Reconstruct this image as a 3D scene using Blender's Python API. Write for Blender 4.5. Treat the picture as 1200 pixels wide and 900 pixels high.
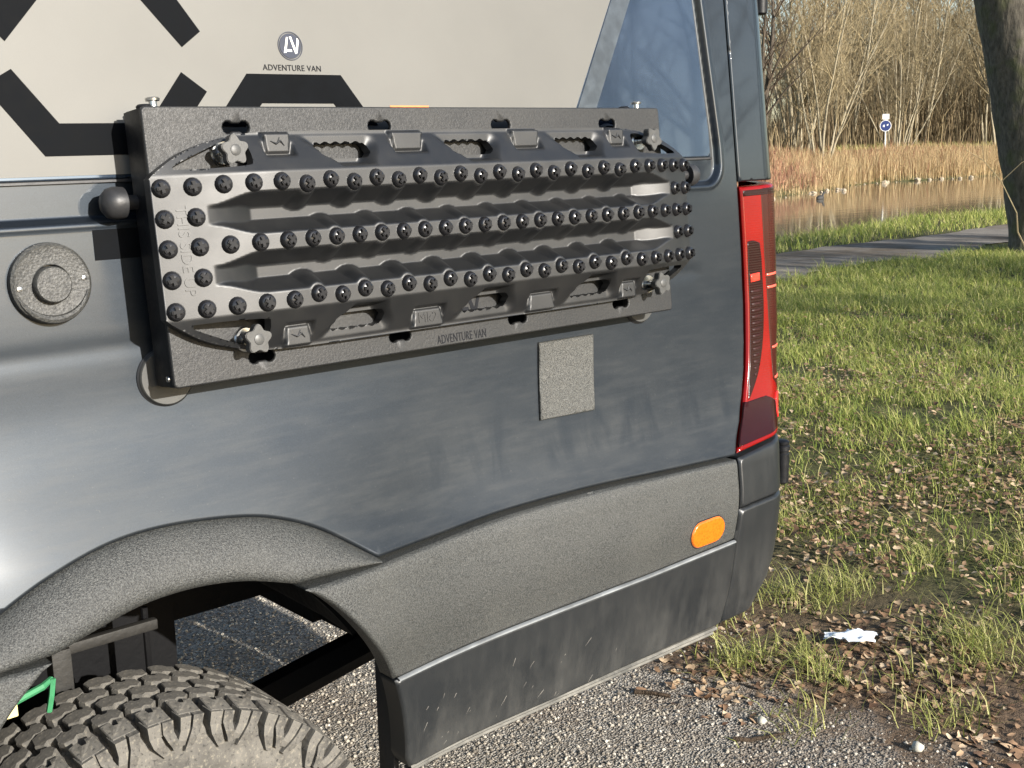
import bpy, bmesh, math, random
import numpy as np
from mathutils import Matrix, Vector, noise as mnoise
from mathutils.geometry import delaunay_2d_cdt

# ------------------------------------------------------------------ scene, camera, light
scn = bpy.context.scene
for o in list(bpy.data.objects):
    bpy.data.objects.remove(o)
col = scn.collection
CAM = Vector((-0.716, -1.47607, 1.54105))
cam_d = bpy.data.cameras.new('camera')
cam = bpy.data.objects.new('camera', cam_d)
col.objects.link(cam)
cam_d.sensor_width = 36.0
cam_d.lens = 42.0
cam_d.clip_start = 0.05
cam_d.clip_end = 2000.0
_r = Vector((0.7505734, -0.66034904, -0.02405653))
_u = Vector((0.14650563, 0.13080238, 0.98052376))
_f = Vector((0.64434127, 0.73947947, -0.19492163))
cam.matrix_world = Matrix(((_r.x, _u.x, -_f.x, CAM.x), (_r.y, _u.y, -_f.y, CAM.y), (_r.z, _u.z, -_f.z, CAM.z), (0, 0, 0, 1)))
scn.camera = cam

SUN_AZ, SUN_EL = math.radians(173.0), math.radians(20.0)     # azimuth from +Y towards +X
sdir = Vector((math.sin(SUN_AZ) * math.cos(SUN_EL), math.cos(SUN_AZ) * math.cos(SUN_EL), math.sin(SUN_EL)))
world = bpy.data.worlds.new('World')
scn.world = world
world.use_nodes = True
wn = world.node_tree
sky = wn.nodes.new('ShaderNodeTexSky')
sky.sky_type = 'NISHITA'
sky.sun_disc = False
sky.sun_elevation = SUN_EL
sky.sun_rotation = SUN_AZ
sky.air_density = 1.0
sky.dust_density = 1.2
bgn = wn.nodes['Background']
wn.links.new(sky.outputs[0], bgn.inputs[0])
bgn.inputs[1].default_value = 0.12
sun_d = bpy.data.lights.new('sun', 'SUN')
sun = bpy.data.objects.new('sun', sun_d)
col.objects.link(sun)
sun_d.energy = 4.8
sun_d.angle = math.radians(0.55)
sun_d.color = (1.0, 0.955, 0.885)
sun.rotation_euler = (-sdir).to_track_quat('-Z', 'Y').to_euler()
sun.location = (0, -20, 20)
vs = scn.view_settings
vs.view_transform = 'Standard'
vs.look = 'None'
vs.gamma = 1.0
vs.use_curve_mapping = False
vs.exposure = 1.0
scn.render.engine = 'CYCLES'
scn.cycles.use_denoising = True
scn.cycles.max_bounces = 6
scn.cycles.diffuse_bounces = 3
scn.cycles.glossy_bounces = 4
scn.cycles.transparent_max_bounces = 8
scn.cycles.caustics_reflective = False
scn.cycles.caustics_refractive = False

rng = np.random.default_rng(7)
random.seed(7)

# ------------------------------------------------------------------ small helpers
def sm(a, b, x):
    t = np.clip((np.asarray(x, float) - a) / (b - a), 0, 1)
    return t * t * (3 - 2 * t)

def new_mesh(name, verts, faces, smooth=True, mats=None, midx=None):
    me = bpy.data.meshes.new(name)
    verts = np.asarray(verts, dtype=np.float32).reshape(-1, 3)
    if isinstance(faces, np.ndarray):
        nf, k = faces.shape
        me.vertices.add(len(verts))
        me.vertices.foreach_set('co', verts.ravel())
        me.loops.add(nf * k)
        me.loops.foreach_set('vertex_index', faces.astype(np.int32).ravel())
        me.polygons.add(nf)
        me.polygons.foreach_set('loop_start', np.arange(0, nf * k, k, dtype=np.int32))
        me.polygons.foreach_set('loop_total', np.full(nf, k, dtype=np.int32))
        me.update(calc_edges=True)
    else:
        me.from_pydata(verts.tolist(), [], [list(map(int, f)) for f in faces])
        me.update()
    if len(me.polygons):
        me.polygons.foreach_set('use_smooth', np.full(len(me.polygons), bool(smooth)))
    for m in (mats or []):
        me.materials.append(m)
    if midx is not None:
        me.polygons.foreach_set('material_index', np.asarray(midx, dtype=np.int32))
    return me

def link(name, me, parent=None, basis=None):
    o = bpy.data.objects.new(name, me)
    col.objects.link(o)
    if basis is not None:
        o.matrix_basis = basis
    if parent is not None:
        o.parent = parent
        inv = Matrix.Identity(4)
        p = parent
        chain = []
        while p is not None:
            chain.append(p); p = p.parent
        m = Matrix.Identity(4)
        for p in reversed(chain):
            m = m @ p.matrix_parent_inverse @ p.matrix_basis if p.parent else m @ p.matrix_basis
        o.matrix_parent_inverse = m.inverted()
    return o

def tag(o, label=None, cat=None, group=None, kind=None):
    if label: o['label'] = label
    if cat: o['category'] = cat
    if group: o['group'] = group
    if kind: o['kind'] = kind
    return o

def empty(name, loc, label, cat, group=None):
    o = bpy.data.objects.new(name, None)
    col.objects.link(o)
    o.empty_display_size = 0.1
    o.location = loc
    o.matrix_basis = Matrix.Translation(loc)
    return tag(o, label, cat, group)

class MB:
    """collects raw geometry, built as one mesh"""
    def __init__(self):
        self.v, self.f, self.m = [], [], []
    def add(self, verts, faces, mi=0):
        b = len(self.v)
        self.v += [tuple(p) for p in verts]
        self.f += [tuple(i + b for i in f) for f in faces]
        self.m += [mi] * len(faces)
    def box(self, lo, hi, bev=0.0, mi=0):
        x0, y0_, z0 = lo; x1, y1, z1 = hi
        if bev <= 0:
            self.add([(x0, y0_, z0), (x1, y0_, z0), (x1, y1, z0), (x0, y1, z0), (x0, y0_, z1), (x1, y0_, z1), (x1, y1, z1), (x0, y1, z1)],
                     [(0, 3, 2, 1), (4, 5, 6, 7), (0, 1, 5, 4), (1, 2, 6, 5), (2, 3, 7, 6), (3, 0, 4, 7)], mi)
        else:
            bm = bmesh.new()
            bmesh.ops.create_cube(bm, size=1.0)
            for v in bm.verts:
                v.co = Vector(((x0 + x1) / 2 + v.co.x * (x1 - x0), (y0_ + y1) / 2 + v.co.y * (y1 - y0_), (z0 + z1) / 2 + v.co.z * (z1 - z0)))
            bmesh.ops.bevel(bm, geom=list(bm.edges), offset=bev, segments=2, profile=0.6, affect='EDGES')
            self.add([v.co[:] for v in bm.verts], [[v.index for v in f.verts] for f in (bm.verts.index_update() or bm.faces)], mi)
            bm.free()
    def lathe(self, prof, n=24, frame=None, mi=0, cap0=False, cap1=False):
        """prof: (r, h) list; axis local z; frame: Matrix"""
        fr = frame or Matrix.Identity(4)
        vs_, fs = [], []
        for (r, h) in prof:
            for k in range(n):
                a = 2 * math.pi * k / n
                vs_.append((fr @ Vector((r * math.cos(a), r * math.sin(a), h)))[:])
        for j in range(len(prof) - 1):
            for k in range(n):
                k2 = (k + 1) % n
                fs.append((j * n + k, j * n + k2, (j + 1) * n + k2, (j + 1) * n + k))
        if cap0: fs.append(tuple(reversed(range(n))))
        if cap1: fs.append(tuple(range((len(prof) - 1) * n, len(prof) * n)))
        self.add(vs_, fs, mi)
    def tube(self, pts, rads, n=8, mi=0):
        pts = [Vector(p) for p in pts]
        if not hasattr(rads, '__len__'): rads = [rads] * len(pts)
        vs_, fs = [], []
        t = (pts[1] - pts[0]).normalized()
        a = t.cross(Vector((0, 0, 1)) if abs(t.z) < 0.9 else Vector((1, 0, 0))).normalized()
        for i, p in enumerate(pts):
            t2 = (pts[min(i + 1, len(pts) - 1)] - pts[max(i - 1, 0)]).normalized()
            a = (a - t2 * a.dot(t2)).normalized()
            b = t2.cross(a)
            for k in range(n):
                th = 2 * math.pi * k / n
                vs_.append((p + (a * math.cos(th) + b * math.sin(th)) * rads[i])[:])
        for j in range(len(pts) - 1):
            for k in range(n):
                k2 = (k + 1) % n
                fs.append((j * n + k, j * n + k2, (j + 1) * n + k2, (j + 1) * n + k))
        fs.append(tuple(reversed(range(n)))); fs.append(tuple(range((len(pts) - 1) * n, len(pts) * n)))
        self.add(vs_, fs, mi)
    def prism(self, poly, frame, h0, h1, mi=0):
        """extrude a 2-D polygon (local xy) from h0 to h1 along local z"""
        n = len(poly)
        vs_ = [(frame @ Vector((p[0], p[1], h0)))[:] for p in poly] + [(frame @ Vector((p[0], p[1], h1)))[:] for p in poly]
        fs = [tuple(reversed(range(n))), tuple(range(n, 2 * n))] + [(k, (k + 1) % n, n + (k + 1) % n, n + k) for k in range(n)]
        self.add(vs_, fs, mi)
    def build(self, name, mat, parent=None, smooth=False, basis=None):
        mats = mat if isinstance(mat, (list, tuple)) else [mat]
        me = new_mesh(name, self.v, self.f, smooth, mats, self.m)
        if smooth:
            try: me.set_sharp_from_angle(angle=math.radians(40))
            except Exception: pass
        return link(name, me, parent, basis)

# ------------------------------------------------------------------ materials
class NT:
    def __init__(self, name):
        self.mat = bpy.data.materials.new(name)
        self.mat.use_nodes = True
        self.t = self.mat.node_tree
        self.p = self.t.nodes['Principled BSDF']
        self.co = self.t.nodes.new('ShaderNodeTexCoord')
        self.tc = self.co.outputs['Object']
    def n(self, typ, ins=None, **attrs):
        nd = self.t.nodes.new(typ)
        for k, v in attrs.items(): setattr(nd, k, v)
        for k, v in (ins or {}).items():
            self.set(nd.inputs[k], v)
        return nd
    def set(self, sock, v):
        if hasattr(v, 'is_output') or isinstance(v, bpy.types.NodeSocket): self.t.links.new(v, sock)
        else: sock.default_value = v
    def map(self, scale=(1, 1, 1), rot=(0, 0, 0), loc=(0, 0, 0)):
        m = self.n('ShaderNodeMapping', {'Scale': scale, 'Rotation': rot, 'Location': loc})
        self.t.links.new(self.tc, m.inputs['Vector'])
        return m.outputs[0]
    def noise(self, scale, detail=3, rough=0.55, vec=None, dist=0.0):
        nd = self.n('ShaderNodeTexNoise', {'Scale': scale, 'Detail': detail, 'Roughness': rough, 'Distortion': dist})
        self.t.links.new(vec if vec is not None else self.tc, nd.inputs['Vector'])
        return nd.outputs['Fac']
    def voronoi(self, scale, vec=None, feature='F1', out='Distance'):
        nd = self.n('ShaderNodeTexVoronoi', {'Scale': scale}, feature=feature)
        self.t.links.new(vec if vec is not None else self.tc, nd.inputs['Vector'])
        return nd.outputs[out]
    def ramp(self, fac, stops):
        nd = self.n('ShaderNodeValToRGB')
        self.t.links.new(fac, nd.inputs[0])
        e = nd.color_ramp.elements
        while len(e) < len(stops): e.new(0.5)
        for el, (pos, c) in zip(e, stops):
            el.position = pos
            el.color = (c, c, c, 1) if not hasattr(c, '__len__') else (*c, 1)
        return nd.outputs[0]
    def mr(self, fac, a, b, c=0.0, d=1.0, smooth=False):
        nd = self.n('ShaderNodeMapRange', {0: fac, 1: a, 2: b, 3: c, 4: d})
        if smooth: nd.interpolation_type = 'SMOOTHSTEP'
        return nd.outputs[0]
    def mix(self, fac, a, b, blend='MIX'):
        nd = self.n('ShaderNodeMix', data_type='RGBA', blend_type=blend)
        self.set(nd.inputs[0], fac)
        self.set(nd.inputs[6], a if not (hasattr(a, '__len__') and len(a) == 3) else (*a, 1))
        self.set(nd.inputs[7], b if not (hasattr(b, '__len__') and len(b) == 3) else (*b, 1))
        return nd.outputs[2]
    def math(self, op, a, b=0.0, clamp=False):
        nd = self.n('ShaderNodeMath', operation=op, use_clamp=clamp)
        self.set(nd.inputs[0], a); self.set(nd.inputs[1], b)
        return nd.outputs[0]
    def bump(self, h, strength=0.3, dist=0.01, normal=None):
        nd = self.n('ShaderNodeBump', {'Strength': strength, 'Distance': dist, 'Height': h})
        if normal is not None: self.t.links.new(normal, nd.inputs['Normal'])
        self.t.links.new(nd.outputs[0], self.p.inputs['Normal'])
        return nd.outputs[0]
    def sep(self):
        nd = self.n('ShaderNodeSeparateXYZ'); self.t.links.new(self.tc, nd.inputs[0]); return nd.outputs
    def out(self, **kw):
        for k, v in kw.items():
            k = {'base': 'Base Color', 'rough': 'Roughness', 'metal': 'Metallic', 'coat': 'Coat Weight', 'coat_rough': 'Coat Roughness',
                 'spec': 'Specular IOR Level', 'trans': 'Transmission Weight', 'ior': 'IOR', 'sheen': 'Sheen Weight', 'sss': 'Subsurface Weight'}[k]
            if hasattr(v, '__len__') and len(v) == 3: v = (*v, 1)
            self.set(self.p.inputs[k], v)
        return self.mat

def plain(name, c, rough=0.5, metal=0.0, bump=0.0, bscale=200, var=0.12, spec=0.5, coat=0.0):
    m = NT(name)
    nz = m.noise(bscale * 0.2, 3)
    cc = m.mix(m.mr(nz, 0.3, 0.7), tuple(x * (1 - var) for x in c), tuple(min(1, x * (1 + var)) for x in c))
    m.out(base=cc, rough=m.mr(nz, 0.3, 0.7, max(0.02, rough - 0.06), min(1, rough + 0.06)), metal=metal, spec=spec, coat=coat)
    if bump: m.bump(m.noise(bscale, 2), bump, 0.002)
    return m.mat

def mat_paint():
    m = NT('van_paint_dusty')
    x, y, z = m.sep()
    dust = m.noise(3.0, 6, 0.65, m.map((1, 1, 1.8)))
    streak = m.noise(10.0, 5, 0.6, m.map((1.0, 1.0, 7.0), (0, 0.12, 0)))
    wipe = m.noise(9.0, 3, 0.5, m.map((2.2, 1, 0.55), (0, -0.25, 0)), 0.6)
    low = m.mr(z, 1.45, 1.0, 0.0, 1.0)
    d = m.math('ADD', m.mr(dust, 0.35, 0.75, 0.1, 0.5), m.mr(streak, 0.45, 0.85, 0.0, 0.35))
    zone = m.math('MULTIPLY', m.mr(x, 0.38, 0.46, 0, 1), m.math('MULTIPLY', m.mr(z, 1.10, 1.04, 0, 1), m.mr(z, 0.955, 0.985, 0, 1)))
    w = m.math('SUBTRACT', 1.0, m.math('MULTIPLY', m.mr(wipe, 0.48, 0.66, 0.0, 0.6), zone))
    d = m.math('MULTIPLY', m.math('MULTIPLY', d, w), m.math('ADD', m.math('MULTIPLY', low, 0.5), 0.10), True)
    fl = m.noise(1600, 1)
    base = m.mix(m.mr(fl, 0.3, 0.7), (0.0080, 0.0118, 0.0168), (0.0195, 0.0268, 0.0360))
    spk = m.mr(m.noise(260, 2), 0.70, 0.76)
    dd = m.math('ADD', d, m.math('MULTIPLY', spk, m.math('MULTIPLY', low, 0.35)), True)
    base = m.mix(dd, base, (0.065, 0.066, 0.063))
    m.out(base=base, metal=m.mr(dd, 0, 1, 0.75, 0.2), rough=m.mr(dd, 0.0, 0.6, 0.49, 0.60), coat=m.mr(z, 1.22, 1.50, 0.08, 1.0), coat_rough=m.math('ADD', m.mr(z, 1.36, 1.48, .20, 0.0), m.mr(dust, 0.3, 0.7, 0.02, 0.06)))
    return m.mat

def mat_gloss_panel():
    m = NT('gloss_side_panel')
    n = m.noise(3, 4)
    m.out(base=m.mix(m.mr(n, .3, .7), (0.080, 0.112, 0.165), (0.10, 0.137, 0.195)), metal=0.8, rough=m.mr(n, .3, .7, 0.10, 0.2), coat=0.8, coat_rough=0.03)
    return m.mat

def mat_foil():
    m = NT('matte_silver_foil')
    n = m.noise(2.5, 5, 0.6)
    g = m.noise(900, 2)
    base = m.mix(m.mr(n, .3, .7), (0.116, 0.1135, 0.104), (0.140, 0.137, 0.126))
    base = m.mix(m.math('MULTIPLY', m.mr(g, .3, .7), 0.22), base, (0.10, 0.098, 0.09))
    m.out(base=base, metal=0.25, rough=0.6)
    m.bump(m.noise(6, 2), 0.06, 0.01)
    return m.mat

def mat_grain(name, c0, c1, scale=520, bump=0.6):
    m = NT(name)
    g = m.noise(scale * .85, 4, 0.75)
    v = m.voronoi(scale * 0.9)
    d = m.noise(4, 5, 0.6)
    base = m.mix(m.mr(g, .40, .62), c0, c1)
    base = m.mix(m.mr(d, .45, .75, 0, .35), base, (0.075, 0.074, 0.066))
    m.out(base=base, rough=m.mr(g, .3, .7, 0.62, 0.42), spec=0.5)
    m.bump(m.math('ADD', g, m.math('MULTIPLY', v, 0.6)), bump, 0.0016)
    return m.mat

def mat_strip():
    m = NT('lower_strip_plastic')
    x, y, z = m.sep()
    d = m.noise(5, 6, 0.65)
    s = m.noise(7.0, 4, 0.6, m.map((4.0, 1.0, 1.0)))
    low = m.mr(z, 0.72, 0.50)
    spl = m.noise(38.0, 2, 0.5, m.map((1.0, 1.0, 0.16), (0, 0.62, 0)))
    splm = m.math('MULTIPLY', m.mr(spl, 0.70, 0.735), m.mr(x, 0.95, 0.42, 0.0, 0.9))
    splm = m.math('MULTIPLY', splm, low)
    dd = m.math('MULTIPLY', m.math('ADD', m.mr(d, .4, .75, 0, .6), m.mr(s, .45, .75, 0, .4)), m.math('ADD', m.math('MULTIPLY', low, 0.55), 0.12), True)
    base = m.mix(dd, (0.012, 0.0138, 0.0155), (0.095, 0.093, 0.085))
    m.out(base=base, rough=m.mr(dd, 0, .6, 0.36, 0.7))
    m.bump(m.noise(420, 2), 0.12, 0.001)
    return m.mat

def mat_board():
    m = NT('recovery_board_nylon')
    g = m.noise(700, 2)
    d = m.noise(14, 5, 0.65)
    base = m.mix(m.mr(d, .4, .8), (0.006, 0.0067, 0.0078), (0.015, 0.0149, 0.0143))
    m.out(base=base, rough=m.mr(d, .3, .75, 0.43, 0.53), spec=0.68)
    m.bump(g, 0.10, 0.0006)
    return m.mat

def mat_plate():
    m = NT('powder_coated_plate')
    g = m.noise(620, 3, 0.6)
    d = m.noise(6, 5, 0.6)
    base = m.mix(m.mr(d, .4, .8), (0.011, 0.0115, 0.012), (0.022, 0.0215, 0.0205))
    g2 = m.noise(260, 3, .7)
    m.out(base=base, rough=m.mr(g2, .35, .65, .46, .58), spec=m.mr(g2, .35, .65, .58, .44))
    m.bump(m.math('ADD', g, m.math('MULTIPLY', g2, 1.5)), 0.35, 0.0008)
    return m.mat

def mat_tyre():
    m = NT('dusty_tyre_rubber')
    d = m.noise(16, 6, 0.65)
    f = m.noise(160, 4, 0.6)
    base = m.mix(m.mr(d, .35, .7), (0.070, 0.066, 0.059), (0.155, 0.145, 0.127))
    base = m.mix(m.mr(f, .55, .75), base, (0.22, 0.20, 0.16))
    base = m.mix(m.mr(f, .42, .30), base, (0.03, 0.029, 0.027))
    m.out(base=base, rough=0.85, spec=0.3)
    m.bump(m.math('ADD', f, m.math('MULTIPLY', d, 0.5)), 0.35, 0.003)
    return m.mat

def mat_red(name, c, rough=0.12):
    m = NT(name)
    x, y, z = m.sep()
    w = m.n('ShaderNodeTexWave', {'Scale': 60.0, 'Distortion': 0.0}, bands_direction='Z')
    m.t.links.new(m.tc, w.inputs['Vector'])
    n = m.noise(9, 3)
    base = m.mix(m.mr(n, .3, .7), tuple(v * 0.8 for v in c), c)
    m.out(base=base, rough=rough, spec=0.32)
    m.bump(w.outputs['Fac'], 0.04, 0.002)
    return m.mat

def mat_amber():
    m = NT('amber_lens')
    w = m.voronoi(170)
    m.out(base=m.mix(m.mr(w, 0, .6), (0.46, 0.095, 0.003), (0.56, 0.135, 0.006)), rough=0.25, coat=1.0, coat_rough=0.05)
    m.bump(w, 0.25, 0.002)
    return m.mat

def mat_ground():
    m = NT('ground_soil_and_turf')
    x, y, z = m.sep()
    wob = m.noise(1.1, 4, 0.6)
    wob2 = m.noise(6.0, 4, 0.65)
    edge = m.math('ADD', x, m.math('ADD', m.mr(wob, 0, 1, -0.55, 0.55), m.mr(wob2, 0, 1, -0.35, 0.35)))
    grav = m.mr(edge, 1.95, 1.6, 0, 1)
    turf = m.mr(edge, 2.3, 3.3, 0, 1)
    peb = m.voronoi(150, out='Color')
    pebd = m.voronoi(150)
    bw = m.n('ShaderNodeSeparateColor'); m.t.links.new(peb, bw.inputs[0])
    gcol = m.ramp(bw.outputs[0], [(0.0, (0.12, 0.102, 0.082)), (0.35, (0.25, 0.222, 0.184)), (0.75, (0.36, 0.326, 0.276)), (1.0, (0.52, 0.48, 0.415))])
    gcol = m.mix(m.mr(m.noise(3.5, 4), .5, .75, 0, .55), gcol, (0.17, 0.115, 0.075))
    soil = m.mix(m.mr(m.noise(24, 5, .7), .3, .7), (0.055, 0.038, 0.026), (0.17, 0.115, 0.072))
    gr = m.mix(m.mr(m.noise(11, 5, .7), .3, .7), (0.030, 0.034, 0.012), (0.115, 0.110, 0.042))  # turf base darkened and browned to read as shade and soil between blades
    gr = m.mix(m.mr(m.noise(0.9, 4, .65), .50, .62, 0, .8), gr, (0.095, 0.070, 0.042))
    c = m.mix(turf, soil, gr)
    c = m.mix(grav, c, gcol)
    m.out(base=c, rough=0.95, spec=0.2)
    h = m.math('ADD', m.math('MULTIPLY', pebd, grav), m.math('MULTIPLY', m.noise(30, 5, .7), 1.2))
    m.bump(h, 0.9, 0.02)
    return m.mat

def mat_water():
    m = NT('canal_water')
    n = m.noise(1.6, 3, 0.5, m.map((0.7, 2.2, 1)))
    m.out(base=(0.11, 0.095, 0.065), rough=0.05, spec=0.5, ior=1.33)
    m.bump(n, 0.10, 0.03)
    return m.mat

def mat_var(name, stops, rough=0.8, spec=0.2, trans=0.0, scale=3.0):
    """colour varies from piece to piece (world noise + island random)"""
    m = NT(name)
    g = m.n('ShaderNodeNewGeometry')
    c = m.ramp(g.outputs['Random Per Island'], stops)
    f = m.noise(scale, 3)
    c = m.mix(m.mr(f, .3, .7, 0, .4), c, m.mix(0.5, c, tuple(v * 0.6 for v in stops[0][1])))
    m.out(base=c, rough=rough, spec=spec)
    if trans:
        tr = m.n('ShaderNodeBsdfTranslucent'); m.set(tr.inputs[0], c)
        ms = m.n('ShaderNodeMixShader', {0: trans})
        m.t.links.new(m.p.outputs[0], ms.inputs[1]); m.t.links.new(tr.outputs[0], ms.inputs[2])
        m.t.links.new(ms.outputs[0], m.t.nodes['Material Output'].inputs[0])
    return m.mat

def mat_bark(name, c0, c1, scale=6.0, moss=0.0):
    m = NT(name)
    v = m.voronoi(scale, m.map((1, 1, 0.28)), 'F1')
    n = m.noise(scale * 4, 5, .65, m.map((1, 1, 0.4)))
    c = m.mix(m.mr(n, .3, .7), c0, c1)
    if moss: c = m.mix(m.mr(m.noise(4, 4), .5, .66, 0, moss), c, (0.075, 0.085, 0.03))
    m.out(base=c, rough=0.9, spec=0.2)
    m.bump(m.math('ADD', v, m.math('MULTIPLY', n, 0.6)), 0.9, 0.03)
    return m.mat

M = dict(
    paint=mat_paint(), gloss=mat_gloss_panel(), foil=mat_foil(),
    decal=plain('gloss_decal', (0.004, 0.0046, 0.0056), 0.55, var=0.2, spec=0.03),
    stripe=plain('grey_stripe', (0.11, 0.125, 0.14), 0.18, metal=0.5, coat=0.6),
    clad=mat_grain('rough_cladding', (0.010, 0.011, 0.0108), (0.068, 0.070, 0.066)),
    pad=mat_grain('rough_pad', (0.010, 0.011, 0.010), (0.115, 0.114, 0.104), 620, 0.7),
    strip=mat_strip(), board=mat_board(), plate=mat_plate(),
    black=plain('black_plastic', (0.007, 0.0075, 0.009), 0.45, bump=0.1, bscale=400, spec=.3),
    rubber=plain('black_rubber', (0.022, 0.022, 0.023), 0.5, bump=0.1, bscale=300),
    cross=plain('stud_tip_nylon', (0.006, 0.006, 0.007), 0.62, spec=0.25),
    steel=plain('zinc_steel', (0.55, 0.55, 0.54), 0.28, metal=1.0),
    stud=plain('stud_nylon', (0.012, 0.012, 0.0135), 0.30, spec=0.6),
    knob=plain('grey_knob', (0.055, 0.055, 0.053), 0.45, spec=0.5, bump=0.1, bscale=500),
    disc=plain('foot_disc', (0.055, 0.055, 0.052), 0.5, metal=0.2),
    cap=mat_grain('cap_casting', (0.014, 0.0145, 0.014), (0.055, 0.0545, 0.05), 330, 0.45),
    tyre=mat_tyre(), rim=plain('alloy_rim', (0.05, 0.05, 0.052), 0.35, metal=0.8),
    red=mat_red('red_lens', (0.20, 0.0045, 0.0035)), darkred=mat_red('smoked_red_lens', (0.018, 0.004, 0.004), 0.15),
    maroon=mat_red('maroon_lens', (0.022, 0.003, 0.003), 0.16),
    amber=mat_amber(), ground=mat_ground(), water=mat_water(),
    green=plain('green_strap', (0.035, 0.20, 0.085), 0.7), straw=plain('straw_tag', (0.62, 0.55, 0.26), 0.7),
    orange=plain('orange_label', (0.72, 0.20, 0.05), 0.5),
    under=plain('underbody_coating_shaded', (0.0045, 0.0045, 0.005), 0.7, bump=0.6, bscale=70, spec=.15),  # dark coating, taken near black to stand in for shade inside the arch
    ink=plain('dark_lettering', (0.015, 0.016, 0.019), 0.5, spec=0.08),
    logoink=plain('logo_ink', (0.045, 0.05, 0.068), 0.5, spec=0.1),
    white=plain('white_print', (0.78, 0.76, 0.70), 0.5),
)

# ------------------------------------------------------------------ ground, path, canal
def far_y(x):
    x = np.asarray(x, float)
    return 21.7 + np.interp(x, [-60, 20, 30.2, 43, 51, 90, 200], [-3, -2, 0, 3.7, 3.2, 1.5, 1.5]) + .25 * np.sin(x * .5)

def gh(x, y):
    """terrain height"""
    x = np.asarray(x, float); y = np.asarray(y, float)
    yn = 11.3 + 0.2 * np.sin(x * 0.35) + 0.12 * np.sin(x * 1.1)
    yf = far_y(x)
    h = 0.02 * np.sin(x * 1.3 + y * 0.7) * sm(2.5, 4, x) + 0.03 * np.sin(x * 0.55 - y * 0.9) * sm(3, 6, x)
    h = h * (1 - sm(5.6, 6.3, y) * (1 - sm(8.6, 9.3, y)))
    h = h - .85 * sm(yn - 1.3, yn + 1.1, y)
    far = np.clip((y - yf + 1.6) / 6.0, 0, 1) ** .9
    h = h + far * (.85 + 1.0) + sm(yf + 4, yf + 16, y) * 0.45
    return h

def axis(parts):
    out = []
    for a, b, n in parts: out += list(np.linspace(a, b, n, endpoint=False))
    return np.array(out + [parts[-1][1]])
gx = axis([(-400, -40, 10), (-40, -2, 20), (-2, 8, 90), (8, 30, 80), (30, 80, 80), (80, 600, 14)])
gy = axis([(-400, -40, 12), (-40, -2, 20), (-2, 14, 120), (14, 24, 16), (24, 34, 50), (34, 80, 24), (80, 700, 14)])
GX, GY = np.meshgrid(gx, gy, indexing='ij')
GZ = gh(GX, GY)
for (i, j) in np.argwhere((GX > -2) & (GX < 30) & (GY > -2) & (GY < 13)):
    GZ[i, j] += 0.012 * mnoise.noise(Vector((GX[i, j] * 2.2, GY[i, j] * 2.2, 0))) * (1 if GX[i, j] > 1.6 else 0.4)
nx, ny = len(gx), len(gy)
idx = np.arange(nx * ny).reshape(nx, ny)
gf = np.stack([idx[:-1, :-1], idx[1:, :-1], idx[1:, 1:], idx[:-1, 1:]], -1).reshape(-1, 4)
g = link('ground', new_mesh('ground', np.stack([GX, GY, GZ], -1).reshape(-1, 3), gf, True, [M['ground']]))
tag(g, 'rough turf, bare soil and gravel around the parked van', 'ground', kind='structure')

def ribbon(name, xs, ylo, yhi, zf, mat, n=10):
    vv, ff = [], []
    for x in xs:
        for k in range(n + 1):
            y = ylo(x) + (yhi(x) - ylo(x)) * k / n
            vv.append((x, y, float(zf(x, y))))
    for i in range(len(xs) - 1):
        for k in range(n):
            a = i * (n + 1) + k
            ff.append((a, a + n + 1, a + n + 2, a + 1))
    return link(name, new_mesh(name, vv, ff, True, [mat]))

mp = NT('path_surface')
pc = mp.mix(mp.mr(mp.noise(2.2, 5, .65), .35, .7), (0.10, 0.085, 0.070), (0.24, 0.21, 0.175))
pc = mp.mix(mp.mr(mp.voronoi(60), 0, .5, 0, .5), pc, (0.27, 0.245, 0.21))
pc = mp.mix(mp.mr(mp.noise(.7, 4, .7), .45, .62, 0, .7), pc, (0.12, .092, .064))
mp.out(base=pc, rough=1.0, spec=0.0); mp.bump(mp.noise(50, 4), .6, .01)
p = ribbon('path', np.arange(-30, 90, 0.5), lambda x: 6.62 + 0.20 * math.sin(x * 1.7) + .12 * math.sin(x * 4.1) + .1 * mnoise.noise(Vector((x * 2, 0, 0))), lambda x: 8.42 + 0.1 * math.sin(x * 1.3 + 2) + .06 * math.sin(x * 5.0),
           lambda x, y: gh(x, y) + 0.018, mp.mat)
tag(p, 'grey gravel footpath running along the canal bank', 'path', kind='structure')
wv, wf = [], []
w = link('water', new_mesh('water', [(-120, 9.5, -0.25), (220, 9.5, -0.25), (220, 28, -0.25), (-120, 28, -0.25)], [(0, 1, 2, 3)], False, [M['water']]))
tag(w, 'still brown canal water reflecting the far bank', 'water', kind='structure')

# ------------------------------------------------------------------ van body surface
ZP = np.array([.40, .53, .60, .715, .80, .86, .90, .93, .97, 1.03, 1.10, 1.20, 1.42, 2.9])
YP = np.array([.075, .052, .040, .026, .020, .026, .034, .050, .066, .082, .0955, .1094, .1306, .2731])
def hermite(x, X, Y):
    x = np.asarray(x, float)
    mm = np.gradient(Y, X); i = np.clip(np.searchsorted(X, x) - 1, 0, len(X) - 2)
    h = X[i + 1] - X[i]; t = (x - X[i]) / h
    return (2 * t**3 - 3 * t * t + 1) * Y[i] + (t**3 - 2 * t * t + t) * h * mm[i] + (-2 * t**3 + 3 * t * t) * Y[i + 1] + (t**3 - t * t) * h * mm[i + 1]
def y0(z): return hermite(np.clip(z, .4, 2.9), ZP, YP)
def bulge(x, z): return .034 * np.exp(-((x + .02) / .40)**4) * (1 - sm(.98, 1.22, z))
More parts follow.
